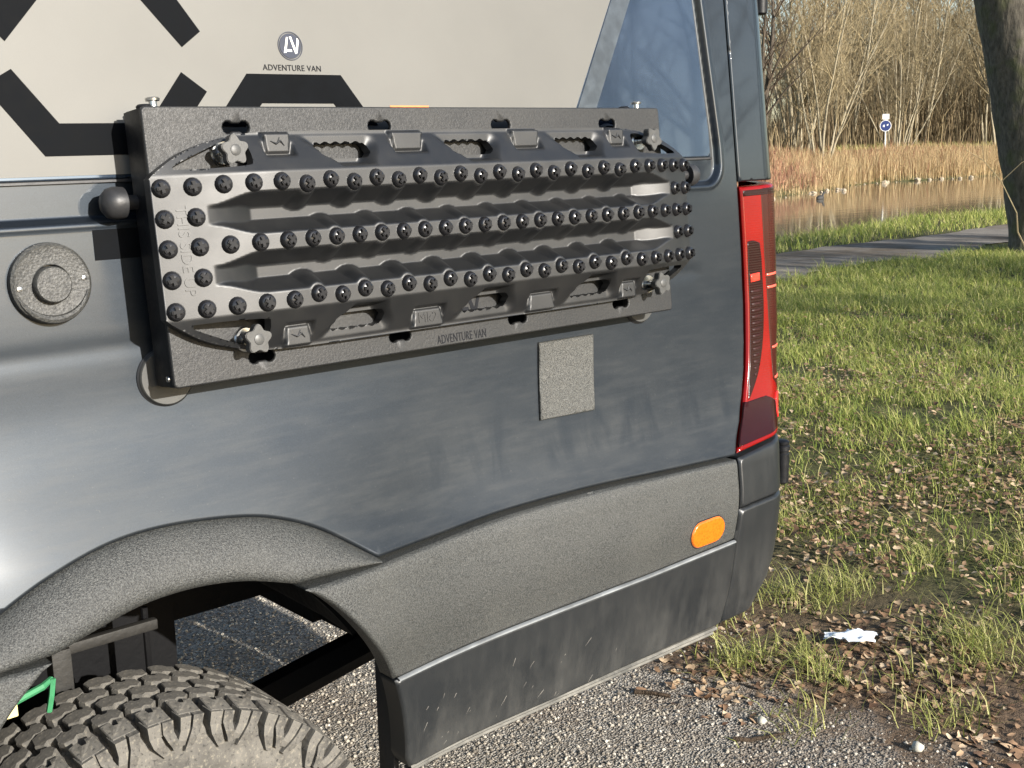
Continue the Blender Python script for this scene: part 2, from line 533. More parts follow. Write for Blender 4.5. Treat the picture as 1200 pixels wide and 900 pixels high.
def dent(z): return 0.0016 * np.exp(-((z - 1.281) / .014)**2)       # shallow pressed line above the wheel
XCZ = np.array([.40, .56, .60, .65, .70, .75, .80, .85, .90, .95, 1.0, 1.15, 1.3, 1.45, 1.75, 2.9])
XCX = np.array([1.20, 1.277, 1.306, 1.318, 1.322, 1.322, 1.321, 1.324, 1.332, 1.358, 1.378, 1.41, 1.423, 1.428, 1.421, 1.39])
RA, RB, RL = .10, .16, .21
def surf(s, z, off=0.0):
    """van side: s runs backwards along the side and then round the rear corner; off = outwards"""
    s = np.asarray(s, float); z = np.asarray(z, float)
    xc = np.interp(z, XCZ, XCX)
    yy = y0(z) - bulge(s, z) + dent(z) * (s < 1.2)
    t = np.clip((s - xc) / RL, 0, 1) * (math.pi / 2)
    x = np.where(s < xc, s, xc + RA * np.sin(t))
    y = np.where(s < xc, yy, yy + RB * (1 - np.cos(t)) + np.maximum(0, s - xc - RL))
    nx_ = np.where(s < xc, 0.0, np.sin(t)); ny_ = np.where(s < xc, -1.0, -np.cos(t))
    return np.stack([x + nx_ * off, y + ny_ * off, z + 0 * x], -1)

def resample(pts, step, closed=True):
    pts = [np.array(p, float) for p in pts]
    out = []
    n = len(pts)
    for i in range(n if closed else n - 1):
        a, b = pts[i], pts[(i + 1) % n]
        k = max(1, int(math.ceil(np.linalg.norm(b - a) / step)))
        for j in range(k): out.append(a + (b - a) * j / k)
    if not closed: out.append(pts[-1])
    return np.array(out)
def spline(pts, per=8):
    P = [np.array(p, float) for p in pts]
    P = [2 * P[0] - P[1]] + P + [2 * P[-1] - P[-2]]
    out = []
    for i in range(1, len(P) - 2):
        for j in range(per):
            t = j / per
            out.append(.5 * ((2 * P[i]) + (-P[i-1] + P[i+1]) * t + (2*P[i-1] - 5*P[i] + 4*P[i+1] - P[i+2]) * t*t + (-P[i-1] + 3*P[i] - 3*P[i+1] + P[i+2]) * t**3))
    out.append(P[-2])
    return [tuple(p) for p in out]
def pip(P, poly):
    x, y = P[:, 0], P[:, 1]
    ins = np.zeros(len(P), bool)
    n = len(poly); j = n - 1
    for i in range(n):
        xi, yi = poly[i]; xj, yj = poly[j]
        if yi != yj:
            c = ((yi > y) != (yj > y)) & (x < (xj - xi) * (y - yi) / (yj - yi) + xi)
            ins ^= c
        j = i
    return ins
def pdist(P, poly, closed=True):
    n = len(poly); best = np.full(len(P), 1e9)
    for i in range(n if closed else n - 1):
        a = np.array(poly[i], float); b = np.array(poly[(i + 1) % n], float)
        ab = b - a; L = ab @ ab
        if L < 1e-16: continue
        t = np.clip(((P - a) @ ab) / L, 0, 1)
        d = np.hypot(*(P - a - t[:, None] * ab).T)
        best = np.minimum(best, d)
    return best
def rrect(x0, x1, z0, z1, r, n=5):
    out = []
    for (cx, cz, a0) in ((x1 - r, z1 - r, 0), (x0 + r, z1 - r, 90), (x0 + r, z0 + r, 180), (x1 - r, z0 + r, 270)):
        for k in range(n + 1):
            a = math.radians(a0 + 90 * k / n)
            out.append((cx + r * math.cos(a), cz + r * math.sin(a)))
    return out

def sheet(name, outline, mat, parent, fn=surf, off=0.0, grid=0.025, step=0.012, roll=0.004, depth=0.012, holes=(), extra=None, dfn=None, smooth=True, gmask=None):
    """a curved panel with rolled edges: outline in (s, z)"""
    ol = resample(outline, step)
    loops = [ol] + [resample(h, step) for h in holes]
    pts, edges = [], []
    for lp in loops:
        b = len(pts); n = len(lp)
        pts += [tuple(p) for p in lp]
        edges += [(b + i, b + (i + 1) % n) for i in range(n)]
    nb = len(pts)
    inner = []
    if roll > 0:
        for li, lp in enumerate(loops):
            nx_ = np.roll(lp, -1, 0) - np.roll(lp, 1, 0)
            nrm = np.stack([-nx_[:, 1], nx_[:, 0]], 1); nrm /= np.linalg.norm(nrm, axis=1)[:, None] + 1e-12
            for sgn in (1, -1):
                for dd in (roll * .35, roll * 1.05):
                    inner.append(lp + nrm * dd * sgn)
    lo, hi = ol.min(0), ol.max(0)
    gx_, gz_ = np.meshgrid(np.arange(lo[0] + grid * .37, hi[0], grid), np.arange(lo[1] + grid * .41, hi[1], grid), indexing='ij')
    gp = np.stack([gx_.ravel(), gz_.ravel()], 1)
    ok = pip(gp, ol)
    for h in loops[1:]: ok &= ~pip(gp, h)
    if gmask is not None: ok &= gmask(gp[:, 0], gp[:, 1])
    gp = gp[ok]
    if len(gp): gp = gp[pdist(gp, ol) > max(roll * 1.4, grid * .3)]
    n_roll = len(inner)
    if extra is not None: inner.append(np.asarray(extra, float))
    for ki, ip in enumerate(inner):
        ok = pip(ip, ol)
        for h in loops[1:]: ok &= ~pip(ip, h)
        ip = ip[ok]
        if len(ip):
            dmin = np.min([pdist(ip, l) for l in loops], axis=0)
            ip = ip[dmin > ((roll * .3 if roll else 0.001) if ki < n_roll else roll * 1.3)]
            pts += [tuple(p) for p in ip]
    pts += [tuple(p) for p in gp]
    vo, eo, fo, *_ = delaunay_2d_cdt([Vector(p) for p in pts], edges, [], 0, 1e-6)
    V2 = np.array([v[:] for v in vo]); F = np.array([f for f in fo])
    cen = V2[F].mean(1)
    ok = pip(cen, ol)
    for h in loops[1:]: ok &= ~pip(cen, h)
    F = F[ok]
    # consistent winding
    a, b, c = V2[F[:, 0]], V2[F[:, 1]], V2[F[:, 2]]
    ar = (b[:, 0] - a[:, 0]) * (c[:, 1] - a[:, 1]) - (b[:, 1] - a[:, 1]) * (c[:, 0] - a[:, 0])
    F[ar < 0] = F[ar < 0][:, ::-1]
    o_ = np.full(len(V2), float(off)) if not callable(off) else off(V2[:, 0], V2[:, 1])
    if roll > 0:
        d = np.min([pdist(V2, l) for l in loops], axis=0)
        q = np.clip(1 - d / roll, 0, 1)
        o_ = o_ - roll * (1 - np.sqrt(np.clip(1 - q * q, 0, 1)))
    if dfn is not None: o_ = o_ - dfn(V2[:, 0], V2[:, 1])
    P3 = fn(V2[:, 0], V2[:, 1], o_)
    verts = [tuple(p) for p in P3]; faces = [tuple(f) for f in F]
    # rim going inwards
    from collections import Counter
    ec = {}
    for f in faces:
        for i in range(3):
            e = (f[i], f[(i + 1) % 3])
            if (e[1], e[0]) in ec: del ec[(e[1], e[0])]
            else: ec[e] = 1
    bv = sorted({i for e in ec for i in e})
    back = fn(V2[bv, 0], V2[bv, 1], o_[bv] - depth)
    b1 = {v: len(verts) + k for k, v in enumerate(bv)}
    verts += [tuple(P3[v]) for v in bv]
    b2 = {v: len(verts) + k for k, v in enumerate(bv)}
    verts += [tuple(p) for p in back]
    for (i, j) in ec: faces.append((b1[j], b1[i], b2[i], b2[j]))
    me = new_mesh(name, verts, faces, smooth, [mat])
    if smooth:
        def pos(S, Z):
            oo = (np.full(len(S), float(off)) if not callable(off) else off(S, Z)) - (dfn(S, Z) if dfn is not None else 0)
            return fn(S, Z, oo)
        h_ = 5e-4
        dS = pos(V2[:, 0] + h_, V2[:, 1]) - pos(V2[:, 0] - h_, V2[:, 1]); dZ = pos(V2[:, 0], V2[:, 1] + h_) - pos(V2[:, 0], V2[:, 1] - h_)
        nr = np.cross(dS, dZ); nr /= np.linalg.norm(nr, axis=1)[:, None] + 1e-12
        nall = np.zeros((len(verts), 3)); nall[:len(V2)] = nr
        if roll > 0: nall[:len(V2)][d < roll * 1.02] = 0
        try: me.normals_split_custom_set_from_vertices(nall.tolist())
        except Exception as exc: print('normals', exc)
    return link(name, me, parent)

VAN = empty('camper_van', (-0.9, 0.95, 0.0), 'dark grey camper van with recovery board carrier bolted to its side', 'van')

def arch_pts():
    r = [(0.141, .914), (0.204, .86), (0.261, .788), (0.301, .718), (0.328, .619), (0.341, .535)]
    return r
flare_out_r = [(-0.114, 1.024), (-0.026, 1.029), (0.078, 1.019), (0.145, 1.002), (0.213, .970), (0.299, .910)]
flare_out = spline([(-0.372, .908), (-0.325, .939), (-0.27, .969), (-0.20, 1.0)] + flare_out_r, 6)
arch_in_top = spline([(-0.216, .914), (-0.166, .926), (-0.09, .942), (-0.013, .945), (0.063, .936), (0.141, .914)], 6)
arch_r = spline([(0.141, .914), (0.204, .86), (0.261, .788), (0.301, .718), (0.328, .619), (0.341, .515)], 6)
arch_l = [(-0.075 - x, z) for (x, z) in arch_r]
belt_r = spline([(0.299, .910), (0.446, .912), (0.601, .917), (0.812, .915), (0.997, .907), (1.213, .898)], 6)

# pressed window recess in the upper side
def rec_sdf(x, z):
    """negative inside the recess (rounded lower right corner, slanted right edge)"""
    right = x - (1.283 - 0.108 * np.maximum(0, z - 1.53)); bot = 1.452 - z
    r = .045
    qx, qz = right + r, bot + r
    return np.where((qx > 0) & (qz > 0), np.hypot(np.maximum(qx, 0), np.maximum(qz, 0)) - r, np.maximum(right, bot))
def rec_depth(x, z):
    d = rec_sdf(x, z)
    return 0.013 * sm(0.0, -0.010, d) - 0.0012 * np.exp(-((d - .003) / .004)**2)
ex = []
for dd in (.034, .018, .012, .006, .002, -.0015, -.0035, -.0055, -.0075, -.0095, -.012, -.017, -.024, -.04):
    xs = np.arange(-1.5, 1.24, .03)
    ex += [(x, 1.452 - dd) for x in xs]
    for a in np.linspace(0, 1, 9):
        r = .045 + dd; cx, cz = 1.283 - .045, 1.452 + .045
        ex.append((cx + r * math.sin(a * math.pi / 2), cz - r * math.cos(a * math.pi / 2)))
    for z in np.arange(1.505, 2.3, .02): ex.append((1.283 - .108 * max(0, z - 1.53) + dd, z))
for dz in (-.045, -.03, -.02, -.013, -.007, 0, .007, .013, .02, .03, .045):
    ex += [(x, 1.281 + dz) for x in np.arange(-1.5, 1.19, .03)]
gfx, gfz = np.meshgrid(np.arange(-.46, .42, .0125), np.arange(.905, 1.13, .0125), indexing='ij')
ex += list(zip(gfx.ravel() + .002, gfz.ravel() + .001))
body_outline = [(-3.0, .908)] + flare_out + belt_r[1:] + \
    [(1.235, .925), (1.262, .958), (1.289, 1.01), (1.308, 1.06), (1.321, 1.12), (1.331, 1.20), (1.336, 1.30), (1.336, 1.455), (1.333, 1.65), (1.329, 1.83), (1.31, 2.5), (-3.0, 2.5)]
sheet('side_panel', body_outline, M['paint'], VAN, roll=.007, depth=.03, extra=ex, dfn=lambda x, z: rec_depth(x, z) * (z > 1.35), grid=.03,
      gmask=lambda x, z: (np.abs(rec_sdf(x, z) + .003) > .055) & ((np.abs(z - 1.281) > .06) | (x > 1.19)) & (x > -1.5) & ~((x > -.46) & (x < .42) & (z < 1.125)) | (x < -1.54))
sheet('rear_pillar', [(1.340, 1.456), (1.64, 1.456), (1.64, 2.5), (1.314, 2.5), (1.333, 1.83), (1.337, 1.65)], M['paint'], VAN, roll=.004, depth=.02, grid=.02)

# upper side: applied panel, foil, stripes
def rsurf(s, z, off=0.0): return surf(s, z, np.asarray(off) - 0.013)
sheet('gloss_panel', [(-3.0, 1.512), (1.262, 1.510), (1.262, 1.56), (1.235, 1.83), (1.17, 2.42), (-3.0, 2.42)], M['gloss'], VAN, fn=rsurf, off=.0045, roll=.0025, depth=.005, grid=.05)
sheet('panel_seal', [(-3.0, 1.5070), (1.266, 1.5050), (1.266, 1.5095), (-3.0, 1.5115)], M['rubber'], VAN, fn=rsurf, off=.0042, roll=.001, depth=.004, grid=.08)
sheet('foil_panel', [(-2.99, 1.5165), (.829, 1.5165), (.885, 1.615), (.994, 1.809), (1.30, 2.35), (1.0, 2.41), (-2.99, 2.41)], M['foil'], VAN, fn=rsurf, off=.0055, roll=0, depth=.0008, grid=.06)
sheet('stripe', [(.902, 1.55), (.939, 1.615), (1.049, 1.812), (1.19, 2.062), (1.14, 2.06), (.997, 1.809), (.890, 1.615), (.853, 1.55)], M['stripe'], VAN, fn=rsurf, off=.0053, roll=0, depth=.0006)
DEC = [
    [(-.165, 1.613), (-.113, 1.543), (.03, 1.543), (.034, 1.586), (-.089, 1.586), (-.143, 1.656), (-.185, 1.632)],
    [(-.20, 1.75), (-.153, 1.699), (-.146, 1.691), (-.098, 1.745), (-.05, 1.80), (-.09, 1.835)],
    [(.049, 1.753), (.102, 1.692), (.133, 1.715), (.103, 1.757), (.052, 1.815), (.012, 1.80)],
    [(.058, 1.610), (.030, 1.575), (.085, 1.57), (.117, 1.611), (.133, 1.630), (.096, 1.657)],
    [(.162, 1.610), (.14, 1.58), (.19, 1.58), (.222, 1.614), (.349, 1.614), (.375, 1.58), (.43, 1.58), (.403, 1.610), (.367, 1.658), (.201, 1.657)],
]
for d in DEC:
    sheet('decal', d, M['decal'], VAN, fn=rsurf, off=.0064, roll=0, depth=.0006, step=.03)
sheet('decal', [(.457, 1.600), (.536, 1.600), (.536, 1.6115), (.457, 1.6115)], M['orange'], VAN, fn=rsurf, off=.0064, roll=0, depth=.0006, step=.03)
sheet('decal', [(-.067, 1.402), (.06, 1.402), (.06, 1.443), (-.066, 1.443)], M['decal'], VAN, off=.0012, roll=0, depth=.0006, step=.03)

def text_mesh(txt, size, depth=0.0003, align='CENTER', spacing=1.0):
    cu = bpy.data.curves.new('lettering', 'FONT')
    cu.body = txt; cu.size = size; cu.extrude = depth; cu.align_x = align; cu.align_y = 'CENTER'
    cu.space_character = spacing
    cu.resolution_u = 3
    o = bpy.data.objects.new('lettering_tmp', cu)
    col.objects.link(o)
    dg = bpy.context.evaluated_depsgraph_get()
    me = bpy.data.meshes.new_from_object(o.evaluated_get(dg))
    bpy.data.objects.remove(o); bpy.data.curves.remove(cu)
    return me

DELTA = math.radians(5.5)
ZB = 1.42
WUP = Vector((0, math.sin(DELTA), math.cos(DELTA)))
WIN = Vector((0, math.cos(DELTA), -math.sin(DELTA)))
def WM(X, V, n, rot=0.0):
    """frame on the leaning side: local x = along the van, local y = up, local z = outwards; n = depth behind the stud plane"""
    o = Vector((X, 0, ZB)) + WUP * V + WIN * n
    m = Matrix(((1, WUP.x, -WIN.x, o.x), (0, WUP.y, -WIN.y, o.y), (0, WUP.z, -WIN.z, o.z), (0, 0, 0, 1)))
    return m @ Matrix.Rotation(rot, 4, 'Z')
def put_text(name, txt, size, mat, parent, frame, depth=.0003, sx=1.0, spacing=1.0):
    me = text_mesh(txt, size, depth, spacing=spacing)
    me.materials.clear(); me.materials.append(mat)
    return link(name, me, parent, frame @ Matrix.Diagonal((sx, 1, 1, 1)))
def V_of_z(z, n=.13): return (z - ZB + n * math.sin(DELTA)) / math.cos(DELTA)

# printed badge on the foil: ring, disc, letters A V, and the words under it
FOILN = .13 + .013 - .0063
bx, bz = .281, 1.7003
badge = MB()
fr = WM(bx, V_of_z(bz), FOILN)
badge.lathe([(.0215, 0), (.0215, .0004), (.0202, .0004), (.0202, 0)], 40, fr)
badge.lathe([(.0188, 0), (.0188, .0004), (.0001, .0004)], 40, fr)
bd = badge.build('badge', M['logoink'], VAN)
lt = MB()
for poly in ([(-.0125, -.0105), (-.0085, -.0105), (-.003, .013), (-.006, .013)], [(-.0088, -.0085), (.002, -.0085), (.001, -.0052), (-.0080, -.0052)],
             [(-.001, .014), (.0025, .014), (.0105, -.0105), (.0075, -.0118)], [(.0085, -.0085), (.0110, -.0105), (.0155, .0085), (.0125, .0125)]):
    lt.prism(poly, fr, .0004, .0007)
lt.build('lettering', M['white'], bd)
put_text('lettering', 'ADVENTURE VAN', .0125, M['ink'], VAN, WM(.281, V_of_z(1.6672), FOILN), sx=.98, spacing=1.06)

# ------------------------------------------------------------------ wheel-arch flare, cladding, lower strip, bumper
def flare():
    n, mrow = 72, 12
    A_ = np.array(flare_out); B_ = np.array([(-.372, .905), (-.30, .908)] + arch_in_top + [(.22, .911), (.297, .906)])
    def at(P, t):
        d = np.r_[0, np.cumsum(np.hypot(*np.diff(P, axis=0).T))]; d /= d[-1]
        return np.stack([np.interp(t, d, P[:, 0]), np.interp(t, d, P[:, 1])], -1)
    t = np.linspace(0, 1, n)
    a, b = at(A_, t), at(B_, t)
    vv, ff = [], []
    prof = []
    for j in range(mrow + 1):
        u = j / mrow
        p = a + (b - a) * u
        yo = surf(a[:, 0], a[:, 1])[:, 1]
        yi = surf(b[:, 0], b[:, 1])[:, 1] - .012
        w = np.sin(np.pi * min(1, u * 1.0)) ** 0.8
        wid = np.hypot(*(a - b).T)
        y = yo + (yi - yo) * u - w * .008 * np.clip(wid / .08, 0.1, 1.0) + .006 * (1 - u) ** 6 + .008 * u ** 8
        prof.append(np.stack([p[:, 0], y, p[:, 1]], -1))
    # rolled lip going in under the arch
    last = prof[-1]
    prof.append(last + np.array([0, .006, -.001])); prof.append(last + np.array([0, .02, .003])); prof.append(last + np.array([0, .045, .008]))
    first = prof[0]
    prof.insert(0, first + np.array([0, .012, 0.001]))
    G = np.array(prof)
    R, Nn = G.shape[:2]
    ii = np.arange(R * Nn).reshape(R, Nn)
    F = np.stack([ii[:-1, :-1], ii[1:, :-1], ii[1:, 1:], ii[:-1, 1:]], -1).reshape(-1, 4)
    return link('wheel_arch_flare', new_mesh('wheel_arch_flare', G.reshape(-1, 3), F, True, [M['clad']]), VAN)
flare()
gap = .0035
trim = [(0.305, .7065), (0.48, .708), (0.69, .7115), (0.93, .714), (1.195, .7215)]
clad_r = [(0.145, .908)] + arch_r[3:] 
clad_outline = [(0.150, .9035), (0.30, .9035)] + [(x, z - .0055) for x, z in belt_r[1:-1]] + [(1.208, .892), (1.205, .82), (1.193, .725)] + \
    [(x, z + .0025) for x, z in reversed(trim[:-1])] + [p for p in reversed(arch_r) if .714 < p[1] < .90]
sheet('rear_cladding', clad_outline, M['clad'], VAN, off=lambda x, z: .006 + .006 * sm(.55, .2, x) * sm(.69, .80, z), roll=.006, depth=.035, grid=.02)
low_outline = [(x, z + .0005) for x, z in trim] + [(1.190, .62), (1.176, .536)] + [(1.0, .5335), (.7, .528), (.348, .528)] + [p for p in reversed(arch_r) if .535 < p[1] < .700]
sheet('lower_strip', low_outline, M['strip'], VAN, off=.011, roll=.006, depth=.04, grid=.02)
sill = MB()
for k in range(2):
    zt, zb_, yo = ((.5300, .5195, .004), (.5170, .5060, -.004))[k]
    xs = np.linspace(.352, 1.172, 40)
    pr = [(zt, yo - .010), (zt - .001, yo + .0), ((zt + zb_) / 2, yo + .004), (zb_ + .001, yo), (zb_, yo - .02)]
    vv = []
    for x in xs:
        for (z, o_) in pr: vv.append(tuple(surf(x, z, o_).tolist()))
    ff = [(i * 5 + j, i * 5 + j + 1, (i + 1) * 5 + j + 1, (i + 1) * 5 + j) for i in range(39) for j in range(4)]
    sill.add(vv, ff)
sl = NT('sill_edge_dusty'); sl.out(base=sl.mix(sl.mr(sl.noise(12, 5, .7), .35, .7), (0.06, .059, .053), (.22, .21, .185)), rough=.7); sl.bump(sl.noise(200, 3), .3, .002)
sill.build('sill_lip', sl.mat, VAN, True)
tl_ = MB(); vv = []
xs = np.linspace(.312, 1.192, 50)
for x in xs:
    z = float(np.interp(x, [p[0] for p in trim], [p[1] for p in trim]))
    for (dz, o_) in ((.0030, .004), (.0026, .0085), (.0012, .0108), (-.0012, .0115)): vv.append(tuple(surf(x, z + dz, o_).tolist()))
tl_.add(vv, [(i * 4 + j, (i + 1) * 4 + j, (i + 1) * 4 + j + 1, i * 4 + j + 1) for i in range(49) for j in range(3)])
tl_.build('trim_highlight', plain('ledge_highlight', (.17, .18, .185), .5, var=.3, bscale=100), VAN, True)  # strip coloured pale to stand in for the highlight along the trim edge
ms = MB()
for k in range(26):
    x = .37 + .50 * rng.random() ** 1.5; z = .535 + .12 * rng.random() ** 1.6 * (1.15 - x * .5)
    L = .003 + .019 * rng.random() ** 2; w_ = rng.uniform(.0003, .0008); a = math.radians(rng.uniform(36, 72))
    c_, s_ = math.cos(a), math.sin(a)
    q = [(x - s_ * w_ * .3, z + c_ * w_ * .3), (x + s_ * w_ * .3, z - c_ * w_ * .3), (x + c_ * L + s_ * w_, z + s_ * L - c_ * w_), (x + c_ * L * 1.1, z + s_ * L * 1.1), (x + c_ * L - s_ * w_, z + s_ * L + c_ * w_)]
    ms.add([tuple(surf(p[0], p[1], .0118).tolist()) for p in q], [(0, 1, 2, 3, 4)])
mso = ms.build('mud_splash', plain('dried_mud', (.20, .19, .17), .9), VAN); mso['kind'] = 'stuff'
# front half of the lower body (left of the wheel)
mir = lambda P: [(-0.075 - x, z) for x, z in P]
sheet('front_cladding', [(-.222, .9035), (-3.0, .9035), (-3.0, .716), (-.378, .716)] + [p for p in mir(arch_r) if .72 < p[1] < .897][::-1], M['clad'], VAN, off=.006, roll=.006, depth=.035, grid=.05)
sheet('front_strip', [(-.382, .712), (-3.0, .712), (-3.0, .53), (-.414, .53)] + [p for p in mir(arch_r) if .535 < p[1] < .70][::-1], M['strip'], VAN, off=.003, roll=.006, depth=.04, grid=.05)

# bumper corner (two mouldings) round the back
bl = [(1.2185, .893), (1.2165, .82), (1.2035, .72), (1.1985, .62), (1.184, .533)]
sheet('bumper_corner', [(1.2115, .7855), (1.25, .788), (1.36, .793), (1.80, .80), (1.80, .54), (1.40, .535), (1.20, .531), (1.184, .533), (1.1985, .62), (1.2035, .72)],
      M['strip'], VAN, off=.004, roll=.008, depth=.03, grid=.016)
sheet('bumper_cap', [(1.2185, .893), (1.215, .82), (1.212, .789), (1.25, .7915), (1.36, .7965), (1.80, .8035), (1.80, .935), (1.46, .915), (1.33, .905)],
      M['strip'], VAN, off=.003, roll=.006, depth=.03, grid=.016)

# ------------------------------------------------------------------ tail light
tl_left = spline([(1.218, .903), (1.240, .924), (1.267, .958), (1.293, 1.01), (1.313, 1.06), (1.326, 1.12), (1.336, 1.20), (1.341, 1.30), (1.341, 1.444)], 4)
tl_out = tl_left + [(1.60, 1.452), (1.60, .945), (1.46, .925), (1.33, .913)]
tlo = sheet('tail_light', tl_out, M['red'], VAN, off=.004, roll=.006, depth=.03, grid=.016)
sheet('top_band', [(1.345, 1.425), (1.5, 1.428), (1.5, 1.4405), (1.345, 1.4375)], M['darkred'], tlo, off=.0052, roll=.001, depth=.003, grid=.02)
sheet('light_guide_lens', spline([(1.349, 1.330), (1.37, 1.331), (1.392, 1.325)], 3) + spline([(1.395, 1.29), (1.392, 1.2), (1.378, 1.12), (1.350, 1.055), (1.315, 1.012), (1.298, .998)], 4) +
      [(1.308, 1.03), (1.322, 1.07), (1.334, 1.13), (1.343, 1.20), (1.347, 1.29)], M['darkred'], tlo, off=.0052, roll=.0015, depth=.003, grid=.016)
ribm = plain('lamp_rib', (0.028, 0.008, 0.007), .5, spec=.2)
for k in range(14):
    z = 1.045 + k * .0135
    s0 = float(np.interp(z, [1.045, 1.12, 1.20, 1.33], [1.333, 1.341, 1.349, 1.352])); s1 = float(np.interp(z, [1.045, 1.12, 1.2, 1.33], [1.340, 1.372, 1.385, 1.388]))
    sheet('light_rib', [(s0, z), (s1, z + .001), (s1, z + .006), (s0, z + .005)], ribm, tlo, off=.0068, roll=.001, depth=.002, grid=.03)
sheet('light_bar', [(1.352, 1.243), (1.383, 1.245), (1.383, 1.262), (1.352, 1.260)], mat_red('bright_red_bar', (0.75, 0.05, 0.03)), tlo, off=.0068, roll=.0015, depth=.002, grid=.02)
sheet('reversing_lens', [(1.228, .914), (1.245, .935), (1.270, .968), (1.286, .996), (1.36, 1.0), (1.40, .985), (1.47, .97), (1.47, .938), (1.34, .922)], M['maroon'], tlo, off=.0050, roll=.002, depth=.003, grid=.016)
sheet('outer_lens', [(1.405, 1.44), (1.59, 1.446), (1.59, 1.02), (1.44, 1.0), (1.398, 1.03), (1.405, 1.2)], mat_red('brown_red_lens', (0.045, 0.010, 0.007), .14), tlo, off=.0050, roll=.002, depth=.003, grid=.016)
for z in (1.225, 1.252, 1.03, 1.095):
    sheet('reflector', [(1.408, z), (1.46, z + .001), (1.46, z + .006), (1.408, z + .005)], mat_red('reflector_glint', (0.9, 0.12, 0.08)), tlo, off=.0065, roll=.001, depth=.002, grid=.03)
sheet('reflector', rrect(1.40, 1.445, .945, 1.0, .015), mat_red('reflector_red', (0.85, 0.03, 0.03)), tlo, off=.0066, roll=.002, depth=.002, grid=.02)

# ------------------------------------------------------------------ small fittings on the van
def hull2(c0, c1, r, n=10):
    a = math.atan2(c1[1] - c0[1], c1[0] - c0[0])
    return [(c1[0] + r * math.cos(a - math.pi / 2 + math.pi * k / n), c1[1] + r * math.sin(a - math.pi / 2 + math.pi * k / n)) for k in range(n + 1)] + \
           [(c0[0] + r * math.cos(a + math.pi / 2 + math.pi * k / n), c0[1] + r * math.sin(a + math.pi / 2 + math.pi * k / n)) for k in range(n + 1)]
ml = sheet('side_marker_lamp', hull2((1.076, .764), (1.124, .765), .0300), M['black'], VAN, off=.007, roll=.002, depth=.01, grid=.02)
sheet('lens', hull2((1.076, .764), (1.124, .765), .0280), M['amber'], ml, off=.011, roll=.005, depth=.008, grid=.012)
sheet('protective_pad', [(.709, 1.053), (.846, 1.050), (.866, 1.190), (.728, 1.191)], M['pad'], VAN, off=.008, roll=.003, depth=.008, grid=.02)

capr = MB()
cf = WM(-.1335, V_of_z(1.377), .13)
capr.lathe([(.0535, -.004), (.0545, .004), (.0535, .010), (.050, .0125), (.047, .0115), (.0255, .0115), (.0245, .0125)], 56, cf)
fc = capr.build('filler_cap', M['cap'], VAN, True)
kb = MB()
kb.lathe([(.0245, .010), (.0242, .0225), (.0225, .0245), (.0001, .0245)], 40, WM(-.1355, V_of_z(1.375), .13))
kb.build('cap_boss', M['cap'], fc, True)
# crescent lip along the lower edge
cl = MB(); pts = []; rad = []
for k in range(25):
    a = math.radians(195 + 150 * k / 24)
    pts.append((cf @ Vector((.0485 * math.cos(a), .0485 * math.sin(a), .0115)))[:]); rad.append(.0015 + .0045 * math.sin(math.pi * k / 24))
cl.tube(pts, rad, 8); cl.build('cap_lip', M['cap'], fc, True)
for a in (4, 186):
    s_ = MB(); s_.lathe([(.004, .011), (.0035, .0135), (.0001, .0145)], 12, cf @ Matrix.Translation((.0435 * math.cos(math.radians(a)), .0435 * math.sin(math.radians(a)), 0)))
    s_.build('screw', M['steel'], fc, True)

def hinge(x, y, z0, z1, xb):
    h = MB()
    fr_ = Matrix.Translation((x, y, z0))
    L = z1 - z0
    h.lathe([(.012, 0), (.0165, .004), (.0165, L * .68), (.0145, L * .70), (.0145, L * .74), (.0175, L * .76), (.0175, L * .86), (.015, L * .88), (.016, L * .9), (.016, L - .004), (.010, L)], 20, fr_, cap0=True, cap1=True)
    h.box((xb, y + .004, z0 + L * .1), (x + .004, y + .020, z0 + L * .6), .002)
    h.build('door_hinge', M['black'], VAN, True)
hinge(1.560, .17, .742, .848, 1.36)
hinge(1.487, .20, 1.809, 1.90, 1.43)

# rest of the body: roof, far side, rear doors, floor
sh = MB()
top = 2.62
sh.box((-3.0, .23, 2.42), (1.40, 1.78, top), .06)
sh.box((-3.0, 1.80, .55), (1.38, 1.90, 2.5), .03)
sh.box((-3.05, .10, .60), (-2.98, 1.9, 2.5), .03)
sh.build('roof_and_far_side', M['paint'], VAN, True)
rd = MB()
rd.box((1.38, .33, .92), (1.452, 1.80, 2.5), .03)
rd.build('rear_doors', M['paint'], VAN, True)
rb_ = MB(); rb_.box((1.25, .30, .56), (1.41, 1.80, .90), .03); rb_.build('rear_bumper', M['strip'], VAN, True)
fl = MB()
fl.box((-2.95, .16, .66), (-.50, 1.80, .74)); fl.box((.42, .30, .66), (1.30, 1.80, .74)); fl.box((-.5, .50, .98), (.42, 1.80, 1.05))
fl.box((-.5, .48, .60), (.16, .50, 1.0)); fl.box((-.5, .50, .62), (-.46, 1.8, 1.0)); fl.box((.40, .40, .66), (.43, 1.8, 1.05))
fl.build('underfloor', M['under'], VAN)
